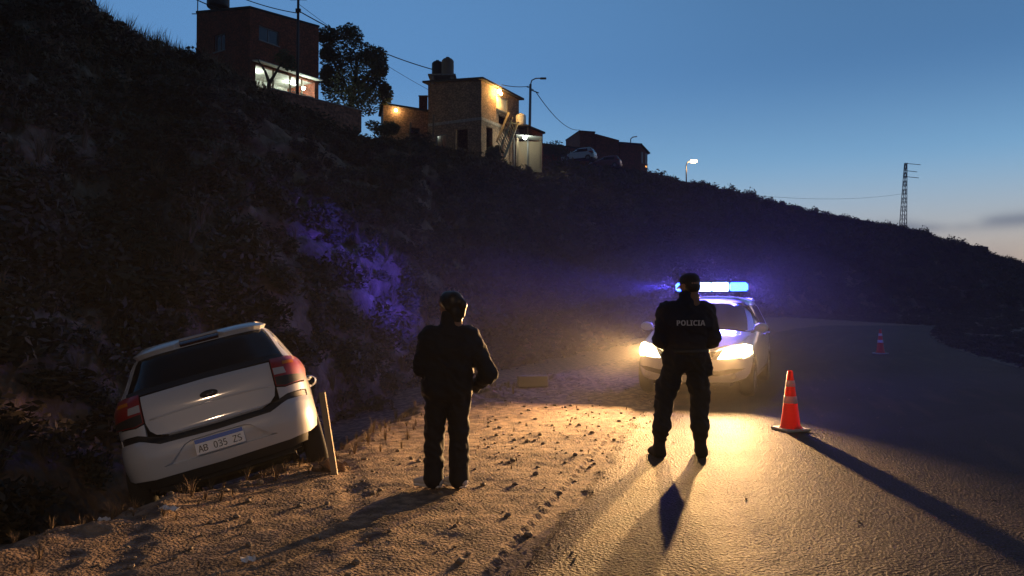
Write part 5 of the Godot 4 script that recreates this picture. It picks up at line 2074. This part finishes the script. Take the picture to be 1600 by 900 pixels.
	# shoes with pale soles, toes towards the ditch
	for s in [-1.0, 1.0]:
		var dir := Vector3(-0.93, 0, -0.36) if s < 0 else Vector3(-0.75, 0, -0.66)
		var an := Vector3(0.102 * s, 0, 0.015)
		acc = {"pos": [], "nor": [], "col": [], "idx": []}
		field_mesh([[an - dir * 0.05 + Vector3(0, 0.05, 0), an + dir * 0.10 + Vector3(0, 0.042, 0), 0.036, 0.030], [an + dir * 0.10 + Vector3(0, 0.042, 0), an + dir * 0.155 + Vector3(0, 0.034, 0), 0.032, 0.024]], 0.006, 0.02, func(_v): return Color(0.55, 0.52, 0.50), acc)
		var shoe := field_done(acc, "shoe", M.person, root)
		acc = {"pos": [], "nor": [], "col": [], "idx": []}
		field_mesh([[an - dir * 0.06 + Vector3(0, 0.013, 0), an + dir * 0.04 + Vector3(0, 0.013, 0), 0.0125, 0.0125]] + range(-2, 3).map(func(i): return [an - dir * 0.05 + dir.cross(Vector3.UP) * i * 0.013 + Vector3(0, 0.013, 0), an + dir * (0.165 - 0.006 * i * i) + dir.cross(Vector3.UP) * i * 0.014 + Vector3(0, 0.013, 0), 0.0125, 0.0125]), 0.005, 0.008, func(_v): return Color(0.62, 0.60, 0.57), acc)
		field_done(acc, "sole", M.person, shoe)


# ---------------------------------------------------------------- small things on the road
func cone(label: String, where: Vector3, turn: float) -> void:
	var root := thing("traffic_cone", label, "traffic cone", where, "traffic cones by the police car")
	root.rotation.y = turn
	root.rotation.x = deg_to_rad(0.0)
	var st := begin()
	cbox(st, Vector3(0, 0.016, 0), Vector3(0.32, 0.032, 0.32), 0.010)
	done(st, "base", M.cone_base, root)
	var rad := func(y: float) -> float: return lerpf(0.118, 0.030, y / 0.67)
	st = begin(false)
	lathe(st, [Vector2(0.134, 0.032), Vector2(0.122, 0.045), Vector2(rad.call(0.06), 0.06), Vector2(rad.call(0.675), 0.675), Vector2(0.024, 0.685), Vector2(0.020, 0.682), Vector2(rad.call(0.66) - 0.006, 0.66), Vector2(rad.call(0.05) - 0.006, 0.05)], Transform3D.IDENTITY, 32)
	done(st, "body", M.cone_orange, root)
	for b in [[0.315, 0.395], [0.505, 0.575]]:
		st = begin(false)
		lathe(st, [Vector2(rad.call(b[0]) + 0.001, b[0]), Vector2(rad.call(b[0]) + 0.0035, b[0] + 0.002), Vector2(rad.call(b[1]) + 0.0035, b[1] - 0.002), Vector2(rad.call(b[1]) + 0.001, b[1])], Transform3D.IDENTITY, 32)
		done(st, "reflective_band", M.cone_band, root)


func build_cones() -> void:
	var p := at(1234, 673, 8.95)
	cone("orange traffic cone with two pale bands casting a long shadow in the beams", Vector3(p.x, 0.008, p.z), 0.3)
	p = at(1375, 553, 21.8)
	cone("dim distant traffic cone standing outside the headlight beams", Vector3(p.x, 0.008, p.z), 0.1)


func build_litter() -> void:
	var st: SurfaceTool
	# leaning marker post by the right rear wheel, with a clod of earth at its foot
	var foot := at(524, 725, 6.72)
	foot.y = ground(foot.x, 6.72)
	var root := thing("marker_post", "pale weathered wooden stake leaning against the right side of the white hatchback", "post", foot)
	st = begin()
	bar(st, Vector3(0.01, -0.06, 0), Vector3(-0.125, 0.70, -0.05), 0.052, 0.035)
	done(st, "stake", M.pale_wood, root)
	var heap := at(517, 728, 6.85)
	for i in 3:
		var st2 := MeshInstance3D.new()
		var q := heap + Vector3([0.0, 0.09, -0.10][i], 0, [0.0, -0.07, 0.05][i])
		var r: float = [0.10, 0.07, 0.06][i]
		var mi := mesh_node("earth_clod", stone_mesh(50 + i), M.dirt)
		mi.position = Vector3(q.x, ground(q.x, -q.z) + r * 0.3, q.z)
		mi.scale = Vector3(r, r * 0.75, r)
		mi.rotation.y = i * 1.1
		tag(mi, ["large clod of earth at the foot of the leaning stake", "middle-sized clod of earth beside the leaning stake", "smallest clod of earth beside the leaning stake"][i], "earth clod", "clods by the stake")
	# concrete block at the end of the shoulder
	var bp := at(832, 613, 13.3)
	bp.y = ground(bp.x, 13.3)
	root = thing("concrete_block", "low concrete block lying on the heaped dirt of the shoulder", "block", bp)
	st = begin()
	cbox(st, Vector3(0, 0.10, 0), Vector3(0.52, 0.19, 0.20), 0.012, Basis(Vector3.UP, 0.12))
	done(st, "block", M.stone, root)
	# scraps of paper
	var k := 0
	for s in [[267, 805, 5.42, 0.15, 0.022, -0.35, "long white paper scrap on the dirt behind the stranded car"], [390, 878, 4.45, 0.08, 0.025, 0.5, "crumpled pale paper scrap on the open shoulder"], [167, 788, 5.65, 0.09, 0.018, 0.1, "small yellowish paper scrap in the grass at the ditch lip"]]:
		var q := at(s[0], s[1], s[2])
		q.y = ground(q.x, s[2]) + 0.016
		st = begin()
		var n := 6
		var w: float = s[3]
		var dd: float = s[4]
		for i in n:
			var x0 := lerpf(-w / 2, w / 2, float(i) / n)
			var x1 := lerpf(-w / 2, w / 2, float(i + 1) / n)
			var y0 := 0.007 * sin(i * 2.1 + k)
			var y1 := 0.007 * sin((i + 1) * 2.1 + k)
			hexa(st, [Vector3(x0, y0, dd), Vector3(x1, y1, dd * 0.8), Vector3(x1, y1 + 0.014, -dd), Vector3(x0, y0 + 0.012, -dd)], [Vector3(x0, y0 + 0.003, dd), Vector3(x1, y1 + 0.003, dd * 0.8), Vector3(x1, y1 + 0.017, -dd), Vector3(x0, y0 + 0.015, -dd)])
		var o := done(st, "paper_scrap", M.paper)
		o.position = q
		o.rotation.y = s[5]
		tag(o, s[6], "litter", "paper scraps")
		k += 1
